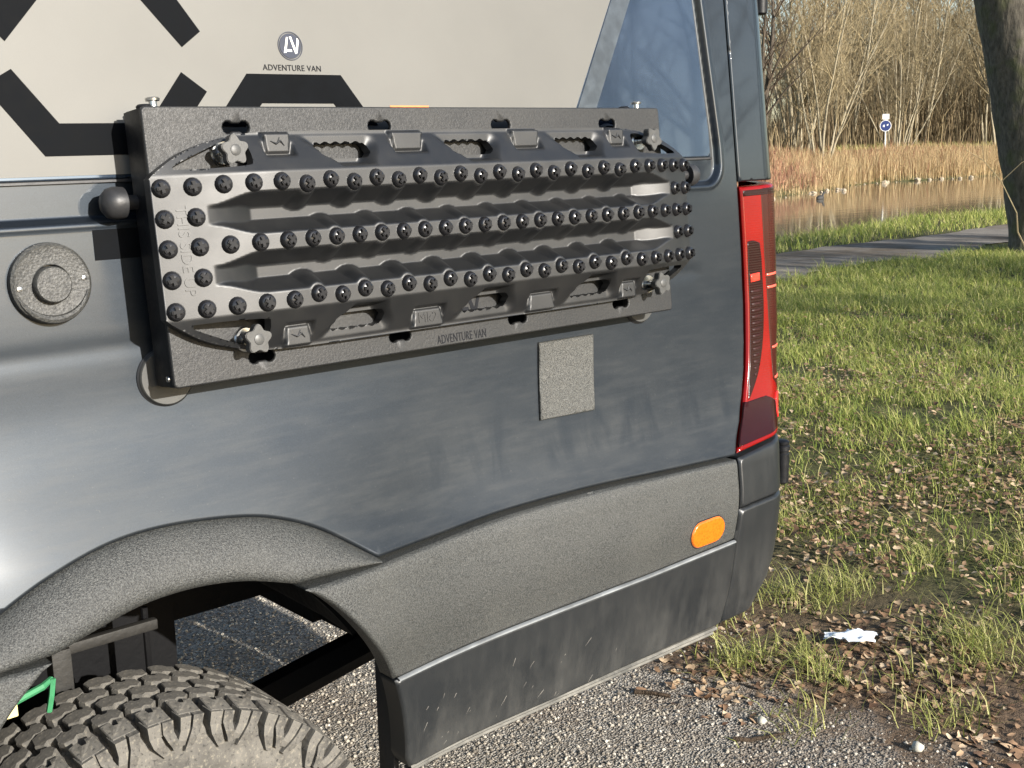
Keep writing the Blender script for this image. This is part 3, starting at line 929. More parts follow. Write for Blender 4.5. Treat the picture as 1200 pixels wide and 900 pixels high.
# wheel housing: liner following the arch
lin = MB()
arc = [(-0.41, .60), (-.385, .74)] + mir(arch_r)[::-1][4:] + arch_in_top + arch_r[1:14]
arc = [p for i, p in enumerate(arc) if i == 0 or math.hypot(p[0] - arc[i-1][0], p[1] - arc[i-1][1]) > .006]
ys = [.055, .10, .16, .30, .52]
vv = []
for (x, z) in arc:
    for k, y in enumerate(ys):
        g_ = (0, .010, .022, .030, .034)[k]
        cx = -.0375
        vv.append((x + (x - cx) * g_ * 0.8, y, z + g_ * (.9 if z > .8 else .2)))
nn = len(ys)
lin.add(vv, [(i * nn + j, i * nn + j + 1, (i + 1) * nn + j + 1, (i + 1) * nn + j) for i in range(len(arc) - 1) for j in range(nn - 1)])
lin.build('wheel_housing', M['under'], VAN, True)
# chassis pieces seen through the arch
ch = MB()
ch.box((-.50, .50, .70), (1.30, .58, .80), .006); ch.build('chassis_rail', M['under'], VAN, True)
cr = MB(); cr.tube([(.10, .45, .482), (.341, .45, .522), (.545, .45, .556), (.80, .45, .60)], .036, 6); cr.build('cross_member', M['under'], VAN)
mf = MB(); mf.box((.345, .07, .43), (.356, .115, .72), .003); mf.build('mud_flap', M['rubber'], VAN, True)
br = MB()
br.box((-.20, .32, .772), (.06, .335, .790), .003); br.box((-.130, .28, .68), (-.10, .31, .80), .002)
br.build('axle_bracket', plain('dirty_bracket', (0.018, .017, .015), .6, metal=.2, bump=.5, bscale=90), VAN, True)
dm = MB(); dm.tube([(.055, .36, .60), (.055, .36, .80)], .006, 8); dm.build('brake_line', M['under'], VAN)
st = MB(); st.tube([(-.275, .095, .806), (-.243, .10, .824), (-.206, .10, .833), (-.190, .11, .836)], [.0045, .005, .005, .004], 6); st.tube([(-.190, .105, .838), (-.194, .105, .815), (-.198, .11, .79)], .004, 6)
sto = st.build('strap', M['green'], VAN)
tg = MB(); tg.box((-.268, .085, .809), (-.246, .089, .826), .0015); tg.build('strap_tag', M['straw'], sto)

# ------------------------------------------------------------------ wheel
WC = Vector((-.060, .190, .374)); TR = .388; TW = .124
WH = link('wheel', None, VAN, Matrix.Translation(WC))
def wrel(m=None): return Matrix.Translation(WC) @ Matrix.Diagonal((.962, 1, .962, 1)) @ (m or Matrix.Identity(4))
toY = Matrix.Rotation(math.radians(90), 4, 'X')       # local z -> -Y (outwards)
ty = MB()
carc = [(.215, TW - .022), (.235, TW - .010), (.29, TW + .002), (.325, TW - .002), (.350, TW - .010), (.366, TW - .026), (.372, TW - .05), (.374, 0), (.372, -TW + .05), (.366, -TW + .026), (.35, -TW + .01), (.29, -TW), (.215, -TW + .022)]
ty.lathe(carc, 96, wrel(toY))
ty.build('tyre', M['tyre'], WH, True)
rm = MB(); rm.lathe([(.218, TW - .02), (.214, TW - .03), (.20, TW - .035), (.19, TW - .08), (.07, TW - .06), (.06, TW - .05), (.0001, TW - .05)], 48, wrel(toY)); rm.build('rim', M['rim'], WH, True)
def tread_mesh(poly, h0, h1, wid_fn=None, rng_=None):
    """block on the tread: poly in (angle*R, across) ; bent onto the tyre"""
    mb = MB(); n = len(poly)
    vs_ = []
    cxm = sum(p[0] for p in poly) / n; cym = sum(p[1] for p in poly) / n
    for hh, sc in ((h0, 1.0), (h1 - .0015, .97), (h1, .90)):
        for (a, w) in poly:
            aa = (cxm + (a - cxm) * sc) / TR; ww = cym + (w - cym) * sc
            drop = .006 * max(0, (abs(ww) - .075) / .04) ** 2
            r = hh - drop
            vs_.append((r * math.sin(aa), -ww, r * math.cos(aa)))
    fs = [(j * n + k, j * n + (k + 1) % n, (j + 1) * n + (k + 1) % n, (j + 1) * n + k) for j in range(2) for k in range(n)] + [tuple(range(2 * n, 3 * n))]
    me = new_mesh('tread_block', vs_, fs, False, [M['tyre']])
    return me
blockA = tread_mesh([(-.023, -.013), (-.009, -.019), (-.004, -.012), (.004, -.012), (.008, -.019), (.021, -.011), (.024, .004), (.013, .017), (.004, .011), (-.004, .018), (-.019, .014), (-.025, .002)], .368, TR)
blockB = tread_mesh([(-.022, -.014), (-.010, -.019), (.006, -.017), (.012, -.010), (.023, -.011), (.022, .010), (.010, .018), (-.003, .013), (-.010, .019), (-.023, .008)], .368, TR)
sh1 = tread_mesh([(-.021, .080), (-.006, .078), (-.004, .092), (.004, .093), (.006, .080), (.019, .084), (.020, .121), (-.020, .121)], .366, TR)
def lug_mesh(kind):
    """shoulder lug running down the sidewall: two raised zigzag bars with a sipe between them"""
    A0 = [(-.0205, -.0015, .380), (-.0205, -.0015, .361), (-.017, .003, .346), (-.006, .011, .331), (.001, .012, .323)]
    A1 = [(.0010, .0185, .380), (.0010, .0190, .362), (.006, .0235, .349), (.013, .027, .338), (.016, .026, .331)]
    B0 = [(-.0195, -.002, .380), (-.0205, -.004, .359), (-.026, -.010, .345), (-.024, -.012, .336)]
    B1 = [(.0005, .0175, .380), (-.0015, .0150, .360), (-.0075, .008, .346), (-.010, .003, .334), (-.013, -.003, .326)]
    vs_, fs = [], []
    for sec in ((A0, A1) if kind == 0 else (B0, B1)):
        b = len(vs_)
        for (a0, a1, r) in sec:
            base_w = float(np.interp(r, [.30, .325, .35, .366, .385], [TW + .001, TW - .003, TW - .011, TW - .02, TW - .022]))
            top_w = base_w + float(np.interp(r, [.32, .335, .350, .385], [.007, .012, .020, .026]))
            for (a, w) in ((a0, base_w - .004), (a0 + .0008, top_w), (a1 - .0008, top_w), (a1, base_w - .004)):
                aa = a / .35
                vs_.append((r * math.sin(aa), -w, r * math.cos(aa)))
        for j in range(len(sec) - 1):
            for k in range(3): fs.append((b + j * 4 + k, b + j * 4 + k + 1, b + (j + 1) * 4 + k + 1, b + (j + 1) * 4 + k))
        fs.append((b, b + 3, b + 2, b + 1)); e = b + (len(sec) - 1) * 4; fs.append((e, e + 1, e + 2, e + 3))
    return new_mesh('sidewall_lug', vs_, [f[::-1] for f in fs], False, [M['tyre']])
lugs = [lug_mesh(0), lug_mesh(1)]
NB = 46
for k in range(NB):
    a = 2 * math.pi * k / NB
    ang = math.degrees(a)
    ang = (ang + 180) % 360 - 180
    if abs(ang) > 100: continue        # the lower half stands out of sight behind the strip
    for row, (w, me, ph) in enumerate(((.056, blockA, .0), (.018, blockB, .5), (-.020, blockA, .25), (-.058, blockB, .75))):
        aa = a + ph * 2 * math.pi / NB
        o = link('tread_block', me, WH, wrel(Matrix.Rotation(aa, 4, 'Y') @ Matrix.Translation((0, -w + .004 * random.uniform(-1, 1), 0)) @ Matrix.Rotation(random.uniform(-.12, .12), 4, 'Z')))
    off = (.003 if k % 2 else -.003)
    link('shoulder_block', sh1, WH, wrel(Matrix.Rotation(a, 4, 'Y') @ Matrix.Translation((0, off, 0))))
    link('sidewall_lug', lugs[k % 2], WH, wrel(Matrix.Rotation(a, 4, 'Y')))

# ------------------------------------------------------------------ carrier plate
CAR = empty('board_carrier', WM(.5, -.19, .10).translation, 'dark powder-coated carrier plate behind the recovery board', 'carrier')
def wsurf(X, V, off=0.0):
    X = np.asarray(X, float); V = np.asarray(V, float); off = np.asarray(off, float) + 0 * X
    return np.stack([X, V * math.sin(DELTA) - off * math.cos(DELTA), ZB + V * math.cos(DELTA) + off * math.sin(DELTA)], -1)
PX0, PX1, PV0, PV1, PN = -.0095, 1.016, -.1893, .1920, .055
def dogbone(cx, cz):
    out = []
    for k in range(9): a = math.radians(40 + 280 * k / 8); out.append((cx - .0125 + .0088 * math.cos(a), cz + .0088 * math.sin(a)))
    for k in range(9): a = math.radians(220 + 280 * k / 8); out.append((cx + .0125 + .0088 * math.cos(a), cz + .0088 * math.sin(a)))
    return out
holes = [dogbone(x, .163) for x in (.129, .3745, .6215, .8755)] + [dogbone(x, -.1625) for x in (.129, .3745, .6215, .8755)]
pl = sheet('plate', rrect(PX0, PX1, PV0, PV1, .006, 3), M['plate'], CAR, fn=wsurf, off=-PN, roll=.0025, depth=.0045, grid=.05, step=.02, holes=holes)
fg = MB()
I = WM(0, 0, 0)
def wbox(mb, X0, X1, V0, V1, n0, n1, bev=.001, mi=0):
    t = MB(); t.box((X0, V0, -n1), (X1, V1, -n0), bev)
    mb.add([(I @ Vector(p))[:] for p in t.v], t.f, mi)
wbox(fg, PX0 + .0005, PX0 + .0035, PV0 + .002, PV1 - .002, PN + .003, .112)
wbox(fg, PX1 - .0035, PX1 - .0005, PV0 + .002, PV1 - .002, PN + .003, .112)
wbox(fg, PX0 + .004, PX1 - .004, PV1 - .0035, PV1 - .0005, PN + .003, .112)
wbox(fg, PX0 + .004, PX1 - .004, PV0 + .0005, PV0 + .0035, PN + .003, .112)
wbox(fg, PX0 + .02, PX0 + .06, PV0 + .03, PV1 - .03, PN + .008, .122)
wbox(fg, PX1 - .06, PX1 - .02, PV0 + .03, PV1 - .03, PN + .008, .122)
fg.build('folded_flange', M['black'], CAR, True)
for (X, V) in ((.012, -.178), (1.0, -.172), (.06, .13), (.95, .13)):
    d = MB(); d.lathe([(.040, .0), (.040, .006), (.038, .0085), (.0001, .0085)], 40, WM(X, V, .1305)); fd = d.build('foot_pad', M['disc'], CAR, True)
    e = MB(); e.lathe([(.0405, -.0005), (.0425, .002), (.0405, .0045)], 40, WM(X, V, .1305)); e.build('pad_seal', M['rubber'], fd, True)
for (xa, xb, V) in ((-.010, -.040, .0690), (1.017, 1.152, .0670)):
    sgn = -1 if xb < xa else 1
    d = MB(); frk = WM(xa, V, .106) @ Matrix.Rotation(sgn * math.pi / 2, 4, 'Y')
    L = abs(xb - xa)
    d.lathe([(.010, -.01), (.010, L - .012), (.0215, L - .012), (.0225, L), (.020, L + .010), (.013, L + .0165), (.0001, L + .019)], 28, frk)
    d.build('side_stop', M['rubber'], CAR, True)
for X in (.006, .028 - .022 * 1.6, .965, .930):
    big = X in (.006, .965)
    d = MB(); frk = WM(X + .012, PV1, .075) @ Matrix.Rotation(-math.pi / 2, 4, 'X')
    d.lathe([(.0055, -.004), (.0055, .009), (.0095, .0095), (.0100, .0125), (.0085, .014), (.0001, .014)] if big else [(.010, -.002), (.011, .002), (.0085, .0045), (.0001, .005)], 20, frk)
    d.build('top_bolt', M['steel'] if big else M['black'], CAR, True)
for (X, V) in ((PX0, -.176), (PX1, -.176)):
    d = MB(); d.lathe([(.0045, 0), (.004, .002), (.0001, .003)], 14, WM(X, V, .072) @ Matrix.Rotation(-math.pi / 2 if X < .5 else math.pi / 2, 4, 'Y')); d.build('rivet', M['steel'], CAR, True)
def star(r0, r1, n=5, seg=8):
    out = []
    for k in range(n * seg):
        a = 2 * math.pi * k / (n * seg)
        out.append(((r0 + r1) / 2 + (r1 - r0) / 2 * math.cos(n * a)) * 1.0)
    return [(r * math.cos(2 * math.pi * k / (n * seg)), r * math.sin(2 * math.pi * k / (n * seg))) for k, r in enumerate(out)]
for i, (X, V, rot) in enumerate(((.1005, .1275, .35), (.1035, -.1340, .25), (.951, .131, .9), (.948, -.1335, .6))):
    k_ = MB(); frk = WM(X, V, .012, rot)
    S0 = star(.0150, .0215)
    k_.prism(S0, frk, -.013, -.0015); k_.prism([(a * .95, b * .95) for a, b in S0], frk, -.0015, 0)
    kn = k_.build('star_knob', M['knob'], CAR, False)
    q = MB(); q.lathe([(.0078, 0), (.0078, .0006), (.0068, .0012), (.0001, .0012)], 20, frk); q.lathe([(.0098, -.013), (.0105, -.020), (.0098, -.022), (.006, -.022)], 20, frk)
    q.build('hub_cap', M['knob'], kn, True)
    b_ = MB(); b_.lathe([(.0055, -.045), (.0055, -.02)], 14, frk); b_.lathe([(.018, -.0435), (.018, -.039), (.016, -.037), (.006, -.037)], 24, frk); b_.build('threaded_bolt', M['steel'], kn, True)
put_text('lettering', 'ADVENTURE VAN', .0205, M['ink'], CAR, WM(.497, -.1785, PN - .0004), sx=.62, spacing=1.02)
lg = MB(); frl = WM(.519, -.128, PN - .0004)
for poly in ([(-.030, -.014), (-.019, -.014), (-.010, .016), (-.016, .016)], [(-.022, -.010), (-.002, -.010), (-.004, -.003), (-.020, -.003)],
             [(-.006, .016), (.001, .016), (.012, -.014), (.004, -.014)], [(.009, -.006), (.013, -.012), (.024, .016), (.017, .016)]):
    lg.prism(poly, frl, 0, .0004)
lg.build('lettering', M['ink'], CAR)

# ------------------------------------------------------------------ recovery board (moulded tray as a height field)
BRD = empty('recovery_board', WM(.52, -.157, .05).translation, 'black nylon recovery board with rows of studs and side handles', 'recovery board')
BX0, BX1 = -.020, 1.052
XM = .516
def drop(X):
    d = np.maximum(0, np.maximum(.16 - X, X - .88))
    return .1 * d + .48 * d * d
HANDT, HANDB = (.285, .527, .768), (.281, .532, .774)
BADT = ((.175, .021), (.403, .029), (.648, .029), (.866, .019)); BADB = ((.175, .021), (.410, .029), (.653, .029), (.868, .019))
half = [(BX0, .094), (BX0 + .012, .104), (.035, .129), (.095, .147), (.150, .1535), (.25, .155)]
top_ol = spline(half, 6)
outline_b = [(x, v) for x, v in top_ol] + [(2 * XM - x, v) for x, v in reversed(top_ol)]
outline_b = outline_b + [(x, -v) for x, v in reversed(outline_b)]
tri = [(.006, .1045), (.030, .1165), (.085, .1385), (.110, .1435), (.123, .1405), (.128, .128), (.126, .112), (.118, .1065), (.06, .1040)]
tri = spline(tri + [tri[0]], 4)[:-1]
def handle(xc):
    up = [(xc - .043 + .0044 * k, .1375 + .0021 * math.cos(k * 1.55)) for k in range(20)]
    return up + [(xc + .047, .131), (xc + .047, .121), (xc + .040, .1135), (xc - .036, .1135), (xc - .046, .120), (xc - .047, .131)]
HOLES = []
for s in (1, -1):
    for P in (tri, [(2 * XM - x, v) for x, v in tri]):
        HOLES.append([(x, v * s) for x, v in P])
for xc in HANDT: HOLES.append(handle(xc))
for xc in HANDB: HOLES.append([(x, -v) for x, v in handle(xc)])

def bdepth(X, V):
    a = np.abs(V)
    dr = drop(X)
    n = dr.copy()
    # flanges sloping back from the plateau
    t = np.clip((a - .0965) / .0535, 0, 1)
    nf = dr * (1 - .6 * t) + .037 * t
    n = np.where(a > .0965, nf, n)
    # handle scoops
    for sgn, H in ((1, HANDT), (-1, HANDB)):
        for xc in H:
            xl = X - (xc - .080 + (.150 - a) * 1.25); xr = (xc + .066 - .02 * sm(.14, .10, a)) - X
            m_ = np.minimum(np.minimum(sm(0, .014, xl), sm(0, .022, xr)), sm(.1005, .107, a)) * (V * sgn > 0)
            n = n + (np.maximum(n, .0355) - n) * m_
    # badges: flat faces standing in the flange
    for sgn, Bd in ((1, BADT), (-1, BADB)):
        for xb, hw in Bd:
            taper = (a - .124) / .026
            w_ = hw * (.86 + .18 * taper)
            m_ = sm(w_ + .001, w_ - .001, np.abs(X - xb)) * sm(.1225, .1245, a) * (1 - sm(.1505, .1525, a)) * (V * sgn > 0)
            n = n + (.0255 - n) * m_
            rec = sm(w_ + .008, w_ + .003, np.abs(X - xb)) * sm(.1175, .1205, a) * (1 - sm(.1505, .1525, a)) * (V * sgn > 0) * (1 - m_)
            n = n + (np.maximum(n, .030) - n) * rec
    # two long channels with scalloped walls
    for c in (.0408, -.0408):
        e = np.minimum(X - .050, .990 - X)
        hw = .0125 + .0160 * sm(0, .075, e)
        d = hw - np.abs(V - c)
        for i in range(3, 25):
            if i % 2 == 1 and 5 <= i <= 21:
                d = np.minimum(d, np.hypot(X - .04 * i, V - np.sign(c) * .0765) - .0138)
            if i % 2 == 0 and 6 <= i <= 22:
                d = np.minimum(d, np.hypot(X - .04 * i, V) - .0160)
        d = np.minimum(d, e * (.0195 / .078))
        k = np.clip(d / .0195, 0, 1)
        n = np.where((d > 0) & (a < .09), dr + (.043 - dr) * k, n)
    return n

def build_board():
    h = .0021
    xs = np.arange(BX0 - h, BX1 + h * 1.5, h); vs_ = np.arange(-.159, .159 + h, h)
    X, V = np.meshgrid(xs, vs_, indexing='ij')
    P = np.stack([X.ravel(), V.ravel()], 1)
    def sdf(Q):
        d = pdist(Q, outline_b); s = np.where(pip(Q, outline_b), d, -d)
        for H in HOLES:
            lo = np.min(H, 0) - .02; hi = np.max(H, 0) + .02
            near = np.all((Q > lo) & (Q < hi), axis=1)
            if near.any():
                q = Q[near]; dh = pdist(q, H); sh_ = np.where(pip(q, H), -dh, dh)
                s[near] = np.minimum(s[near], sh_)
        return s
    s = sdf(P)
    nx_, nv_ = X.shape
    ii = np.arange(nx_ * nv_).reshape(nx_, nv_)
    F = np.stack([ii[:-1, :-1], ii[1:, :-1], ii[1:, 1:], ii[:-1, 1:]], -1).reshape(-1, 4)
    ins = s >= 0
    keep = ins[F].sum(1) >= 1
    F = F[keep]
    # pull outside corners, and inside corners close to the edge, onto the edge
    used = np.unique(F)
    mv = used[(s[used] < 0) | (s[used] < h * .25)]
    eps = 1e-5
    for _ in range(3):
        Q = P[mv]
        s0 = sdf(Q); gx_ = (sdf(Q + [eps, 0]) - s0) / eps; gv_ = (sdf(Q + [0, eps]) - s0) / eps
        g2 = gx_**2 + gv_**2 + 1e-9
        P[mv] = Q - np.stack([gx_, gv_], 1) * (s0 / g2)[:, None]
    n = bdepth(P[:, 0], P[:, 1])
    remap = -np.ones(len(P), int); remap[used] = np.arange(len(used))
    F = remap[F]; P2 = P[used]; n2 = n[used]
    W3 = wsurf(P2[:, 0], P2[:, 1], -n2)
    # skirts
    e = np.concatenate([F[:, [0, 1]], F[:, [1, 2]], F[:, [2, 3]], F[:, [3, 0]]])
    key = np.sort(e, 1); code = key[:, 0] * 10**7 + key[:, 1]
    u, inv, cnt = np.unique(code, return_inverse=True, return_counts=True)
    be = e[cnt[inv] == 1]
    bv = np.unique(be)
    pos = {int(v): k for k, v in enumerate(bv)}
    endm = (np.minimum(P2[bv, 0] - BX0, BX1 - P2[bv, 0]) < .006)
    nb = np.where(endm, .050, np.minimum(n2[bv] + .018, .0535))
    B1 = wsurf(P2[bv, 0], P2[bv, 1], -n2[bv]); B2 = wsurf(P2[bv, 0], P2[bv, 1], -nb)
    N0 = len(W3)
    sk = np.array([(pos[int(b)] + N0, pos[int(a)] + N0, pos[int(a)] + N0 + len(bv), pos[int(b)] + N0 + len(bv)) for a, b in be])
    verts = np.concatenate([W3, B1, B2]); faces = np.concatenate([F, sk])
    me = new_mesh('tray', verts, faces, True, [M['board']])
    return link('tray', me, BRD)
tray = build_board()

def stud_mesh():
    mb = MB()
    mb.lathe([(.0130, -.0015), (.0127, .0012), (.0102, .0066), (.0092, .0078), (.0001, .0086)], 16, None, 0)
    L, w_ = .0072, .0025
    plus = [(w_, w_), (w_, L), (-w_, L), (-w_, w_), (-L, w_), (-L, -w_), (-w_, -w_), (-w_, -L), (w_, -L), (w_, -w_), (L, -w_), (L, w_)]
    mb.prism(plus, Matrix.Identity(4), .006, .0118, 1)
    mb.prism([(a * .8, b * .8) for a, b in plus], Matrix.Identity(4), .0118, .0128, 1)
    me = new_mesh('stud', mb.v, mb.f, True, [M['stud'], M['cross']], mb.m)
    try: me.set_sharp_from_angle(angle=math.radians(50))
    except Exception: pass
    return me
SM_ = stud_mesh()
def stud(X, V):
    n = float(drop(np.array([X]))[0])
    d = max(0, .16 - X, X - .88); slope = (.1 + .96 * d) if d > 0 else 0.0
    tilt = math.atan(slope) * (1 if X < .5 else -1)
    fr_ = WM(X, V, n) @ Matrix.Rotation(-tilt, 4, 'Y') @ Matrix.Rotation(random.choice((0.1, .4, .75, .9)) + random.uniform(-.15, .15), 4, 'Z')
    link('stud', SM_, BRD, fr_)
ends = [.0413, .0838, .1255, .1663]
for r, V0 in ((1, .0797), (0, 0.0), (-1, -.0818)):
    for i in range(27):
        X = .04 * i if 4 <= i <= 22 else (.16 - ends[3 - i] if i < 4 else (.88, .8795, .878, .876)[i - 23] + ends[i - 23])
        V = V0 - r * (.0026 if (i % 2 and 4 < i < 22) else -.0022)
        if r == 1 and i in (0, 1): V = V0 + .001
        stud(X, V)
for V in (.040, -.0415):
    for k in (0, 1): stud(.16 - ends[3 - k], V); stud((.876, .878)[k] + ends[3 - k], V)

def board_text(txt, size, X, V, n, rot=0.0, sx=1.0, tilt=0.0, depth=.0006):
    fr_ = WM(X, V, n, 0) @ Matrix.Rotation(tilt, 4, 'X') @ Matrix.Rotation(rot, 4, 'Z')
    put_text('embossed_lettering', txt, size, M['board'], BRD, fr_, depth, sx)
fr_end = WM(.0155, -.004, float(drop(np.array([.0155]))[0]) - .0002) @ Matrix.Rotation(-math.atan(.1 + .96 * .1445), 4, 'Y') @ Matrix.Rotation(math.radians(-90), 4, 'Z')
put_text('embossed_lettering', 'THIS SIDE UP', .0215, M['board'], BRD, fr_end, .0009, .98)
board_text('Mk2', .023, .409, -.137, .0252, 0, .95)
for xb in (.175, .866):
    for s in (1, -1):
        k = MB(); f2 = WM(xb, s * .137, .0252)
        k.tube([(f2 @ Vector(p))[:] for p in ((-.012, .003, 0), (-.003, -.001, .0006), (.004, .003, .0006), (.010, -.004, 0))], [.0006, .0016, .0016, .0006], 6)
        k.tube([(f2 @ Vector(p))[:] for p in ((.000, .001, .0004), (.003, .008, 0))], [.0014, .0006], 6)
        k.build('embossed_emblem', M['board'], BRD, True)

# ------------------------------------------------------------------ vegetation and litter
def gz1(x, y):
    return float(gh(x, y)) + (0.012 * mnoise.noise(Vector((x * 2.2, y * 2.2, 0))) * (1 if x > 1.6 else 0.4) if (-2 < x < 30 and -2 < y < 13) else 0)

def blades(name, P, H, Wd, lean, mat, label, cat, seg=2):
    """P: (n,3) roots; many separate curved blades as one object"""
    n = len(P)
    az = rng.uniform(0, 2 * np.pi, n); face = az + rng.uniform(-.6, .6, n) + np.pi / 2
    dx, dy = np.cos(az), np.sin(az); wx, wy = np.cos(face), np.sin(face)
    V = []; F = []
    rows = seg + 1
    for k in range(rows):
        t = k / seg
        cx = P[:, 0] + dx * lean * H * t * t; cy = P[:, 1] + dy * lean * H * t * t; cz = P[:, 2] + H * (t - .25 * lean * t * t)
        ww = Wd * (1 - t) ** .7 * .5 if k else Wd * .5
        if k == rows - 1: V.append(np.stack([cx, cy, cz], -1)[:, None])
        else: V.append(np.stack([np.stack([cx - wx * ww, cy - wy * ww, cz], -1), np.stack([cx + wx * ww, cy + wy * ww, cz], -1)], 1))
    V = np.concatenate(V, 1); m = V.shape[1]
    base = np.arange(n) * m
    tris = []
    for k in range(seg - 1): tris += [(2 * k, 2 * k + 1, 2 * k + 3), (2 * k, 2 * k + 3, 2 * k + 2)]
    tris.append((2 * (seg - 1), 2 * (seg - 1) + 1, 2 * seg))
    F = (base[:, None, None] + np.array(tris)[None]).reshape(-1, 3)
    o = link(name, new_mesh(name, V.reshape(-1, 3), F, True, [mat]))
    return tag(o, label, cat, kind='stuff')

def sector(n, r0, r1, a0, a1, pw=1.0):
    r = (r0 ** (2 * pw) + rng.random(n) * (r1 ** (2 * pw) - r0 ** (2 * pw))) ** (1 / (2 * pw))
    a = np.radians(rng.uniform(a0, a1, n))
    return np.stack([CAM.x + r * np.sin(a), CAM.y + r * np.cos(a)], -1)
def nz2(P, sc, seed=0.0): return np.array([mnoise.fractal(Vector((x * sc, y * sc, seed)), 0.8, 2.0, 3) for x, y in P])
def with_z(P, dz=0.0): return np.array([(x, y, gz1(x, y) + dz) for x, y in P])

grass_mat = mat_var('grass_blades', [(0.0, (0.13, 0.19, 0.030)), (0.45, (0.30, 0.345, 0.075)), (0.8, (0.50, 0.48, 0.15)), (1.0, (0.68, 0.60, 0.28))], .6, .3, .35, 1.2)
P = sector(330000, 3.0, 17.5, 40, 74, .58)
tuft = nz2(P, 1.6, 3.0); fine = nz2(P, 7.0, 9.0)
edge = P[:, 0] + .5 * nz2(P, 1.1, 1.0)
dens = sm(2.2, 5.5, edge) * .62 + sm(4.5, 9.0, edge) * .45
keep = (rng.random(len(P)) < dens * np.clip(.55 + tuft * .9 + fine * .9, 0.03, 1.0)) & ((P[:, 1] < 6.6 + .3 * fine + .2 * np.sin(P[:, 0] * 1.7)) )
keep &= np.hypot(P[:, 0] - 2.3, P[:, 1] - .42) > .16
P = P[keep]; fine = fine[keep]
d = np.hypot(P[:, 0] - CAM.x, P[:, 1] - CAM.y)
H = rng.uniform(.035, .095, len(P)) * (1 + .5 * np.clip(fine, -.5, .8)) * (1 + .03 * d)
blades('grass', with_z(P, -.004), H, rng.uniform(.0028, .0048, len(P)) * (.75 + .085 * d), rng.uniform(.3, 1.5, len(P)), grass_mat, 'patchy green meadow grass between the van and the path', 'grass')
# verge between path and water
n = 30000
P = np.stack([rng.uniform(8, 36, n), 8.5 + rng.random(n) ** .8 * 3.0], -1)
blades('bank_grass', with_z(P, -.005), rng.uniform(.07, .20, n) * (1 + .9 * (rng.random(n) > .9)), rng.uniform(.008, .016, n), rng.uniform(.3, 1.3, n), grass_mat, 'green grass verge between the footpath and the water', 'grass')

# tufts of pale long grass beside the van
tufts = [(1.99, .62, 90, .12), (2.12, .40, 120, .12), (2.24, .27, 60, .07), (1.80, .28, 40, .07), (2.55, .72, 70, .10), (2.6, .25, 80, .1), (2.2, .9, 80, .11), (2.75, .75, 90, .1), (2.1, .02, 60, .09), (2.9, .1, 70, .1), (2.45, 1.1, 80, .1)]
for k in range(26): tufts.append((rng.uniform(2.2, 4.2), rng.uniform(-.3, 2.2), 70, rng.uniform(.07, .12)))
tp, thh = [], []
for (x, y, c, h) in tufts:
    c = int(c * 1.7); q = rng.normal(0, .05, (c, 2)) * (1.5, 1); tp.append(q + (x, y)); thh.append(np.full(c, h) * rng.uniform(.5, 1.25, c))
tp = np.concatenate(tp); thh = np.concatenate(thh)
ok_ = (np.hypot(tp[:, 0] - 2.31, tp[:, 1] - .44) > .12) & ~((np.abs(tp[:, 0] - 2.22) < .10) & (np.abs(tp[:, 1] - .36) < .10)); tp = tp[ok_]; thh = thh[ok_]
pale = mat_var('pale_grass_blades', [(0.0, (0.18, 0.21, 0.045)), (0.5, (0.36, 0.37, 0.105)), (1.0, (0.56, 0.52, 0.23))], .6, .3, .35, 2)
blades('grass_tufts', with_z(tp, -.003), thh, rng.uniform(.0025, .0045, len(tp)), rng.uniform(.5, 1.6, len(tp)), pale, 'pale grass tufts growing in the bare soil beside the van', 'grass')

# fallen leaves
leaf_mat = mat_var('dry_leaf', [(0.0, (0.12, 0.068, 0.04)), (0.35, (0.27, 0.165, 0.095)), (0.7, (0.43, 0.30, 0.18)), (1.0, (0.62, 0.49, 0.33))], .7, .3, .25, 9)
leaf_mat_one = NT('dry_leaf_single')
oi = leaf_mat_one.n('ShaderNodeObjectInfo')
leaf_mat_one.out(base=leaf_mat_one.mix(leaf_mat_one.mr(leaf_mat_one.noise(60, 3), .3, .7, 0, .35), leaf_mat_one.ramp(oi.outputs['Random'], [(0.0, (0.13, 0.07, 0.042)), (0.4, (0.29, 0.175, 0.10)), (0.75, (0.45, 0.32, 0.195)), (1.0, (0.64, 0.51, 0.35))]), (0.10, .06, .035)), rough=.7, spec=.3)
def leaf_shape(seed):
    r = random.Random(seed)
    L = 1.0; pts = []
    cols = [(-.5, 0), (-.32, .20), (-.12, .30), (.10, .29), (.30, .18), (.5, .0)]
    cu, tw, fold = r.uniform(-.6, .9), r.uniform(-.9, .9), r.uniform(-.15, .5)
    v = []
    for (x, w) in cols:
        zc = cu * (x * x - .1)
        for s in (-1, 0, 1):
            ww = w * r.uniform(.55, 1.3) if s else 0
            v.append((x + r.uniform(-.03, .03), s * ww, zc + abs(ww) * fold + tw * x * s * ww))
    f = []
    for i in range(len(cols) - 1):
        for j in range(2): f.append((i * 3 + j, (i + 1) * 3 + j, (i + 1) * 3 + j + 1, i * 3 + j + 1))
    v = np.array(v); v[:, 2] -= v[:, 2].min()
    return v, f
lsh = [leaf_shape(k) for k in range(9)]
lme = [new_mesh('fallen_leaf', v, f, True, [leaf_mat_one.mat]) for v, f in lsh]
lp = sector(34000, 2.9, 11.0, 44, 72, .55)
ln = nz2(lp, 1.3, 5.0); e2 = lp[:, 0] + .4 * ln
keep = rng.random(len(lp)) < (sm(1.55, 2.2, e2) * np.clip(.52 + ln * 1.7, .05, 1) * (1 - .50 * sm(4.5, 9.0, e2)))
lp = lp[keep]; dd = np.hypot(lp[:, 0] - CAM.x, lp[:, 1] - CAM.y)
order = np.argsort(dd); lp = lp[order]
vis = (lp[:, 0] > 1.5)
LAB = 'dry brown fallen leaf lying on the soil behind the van'
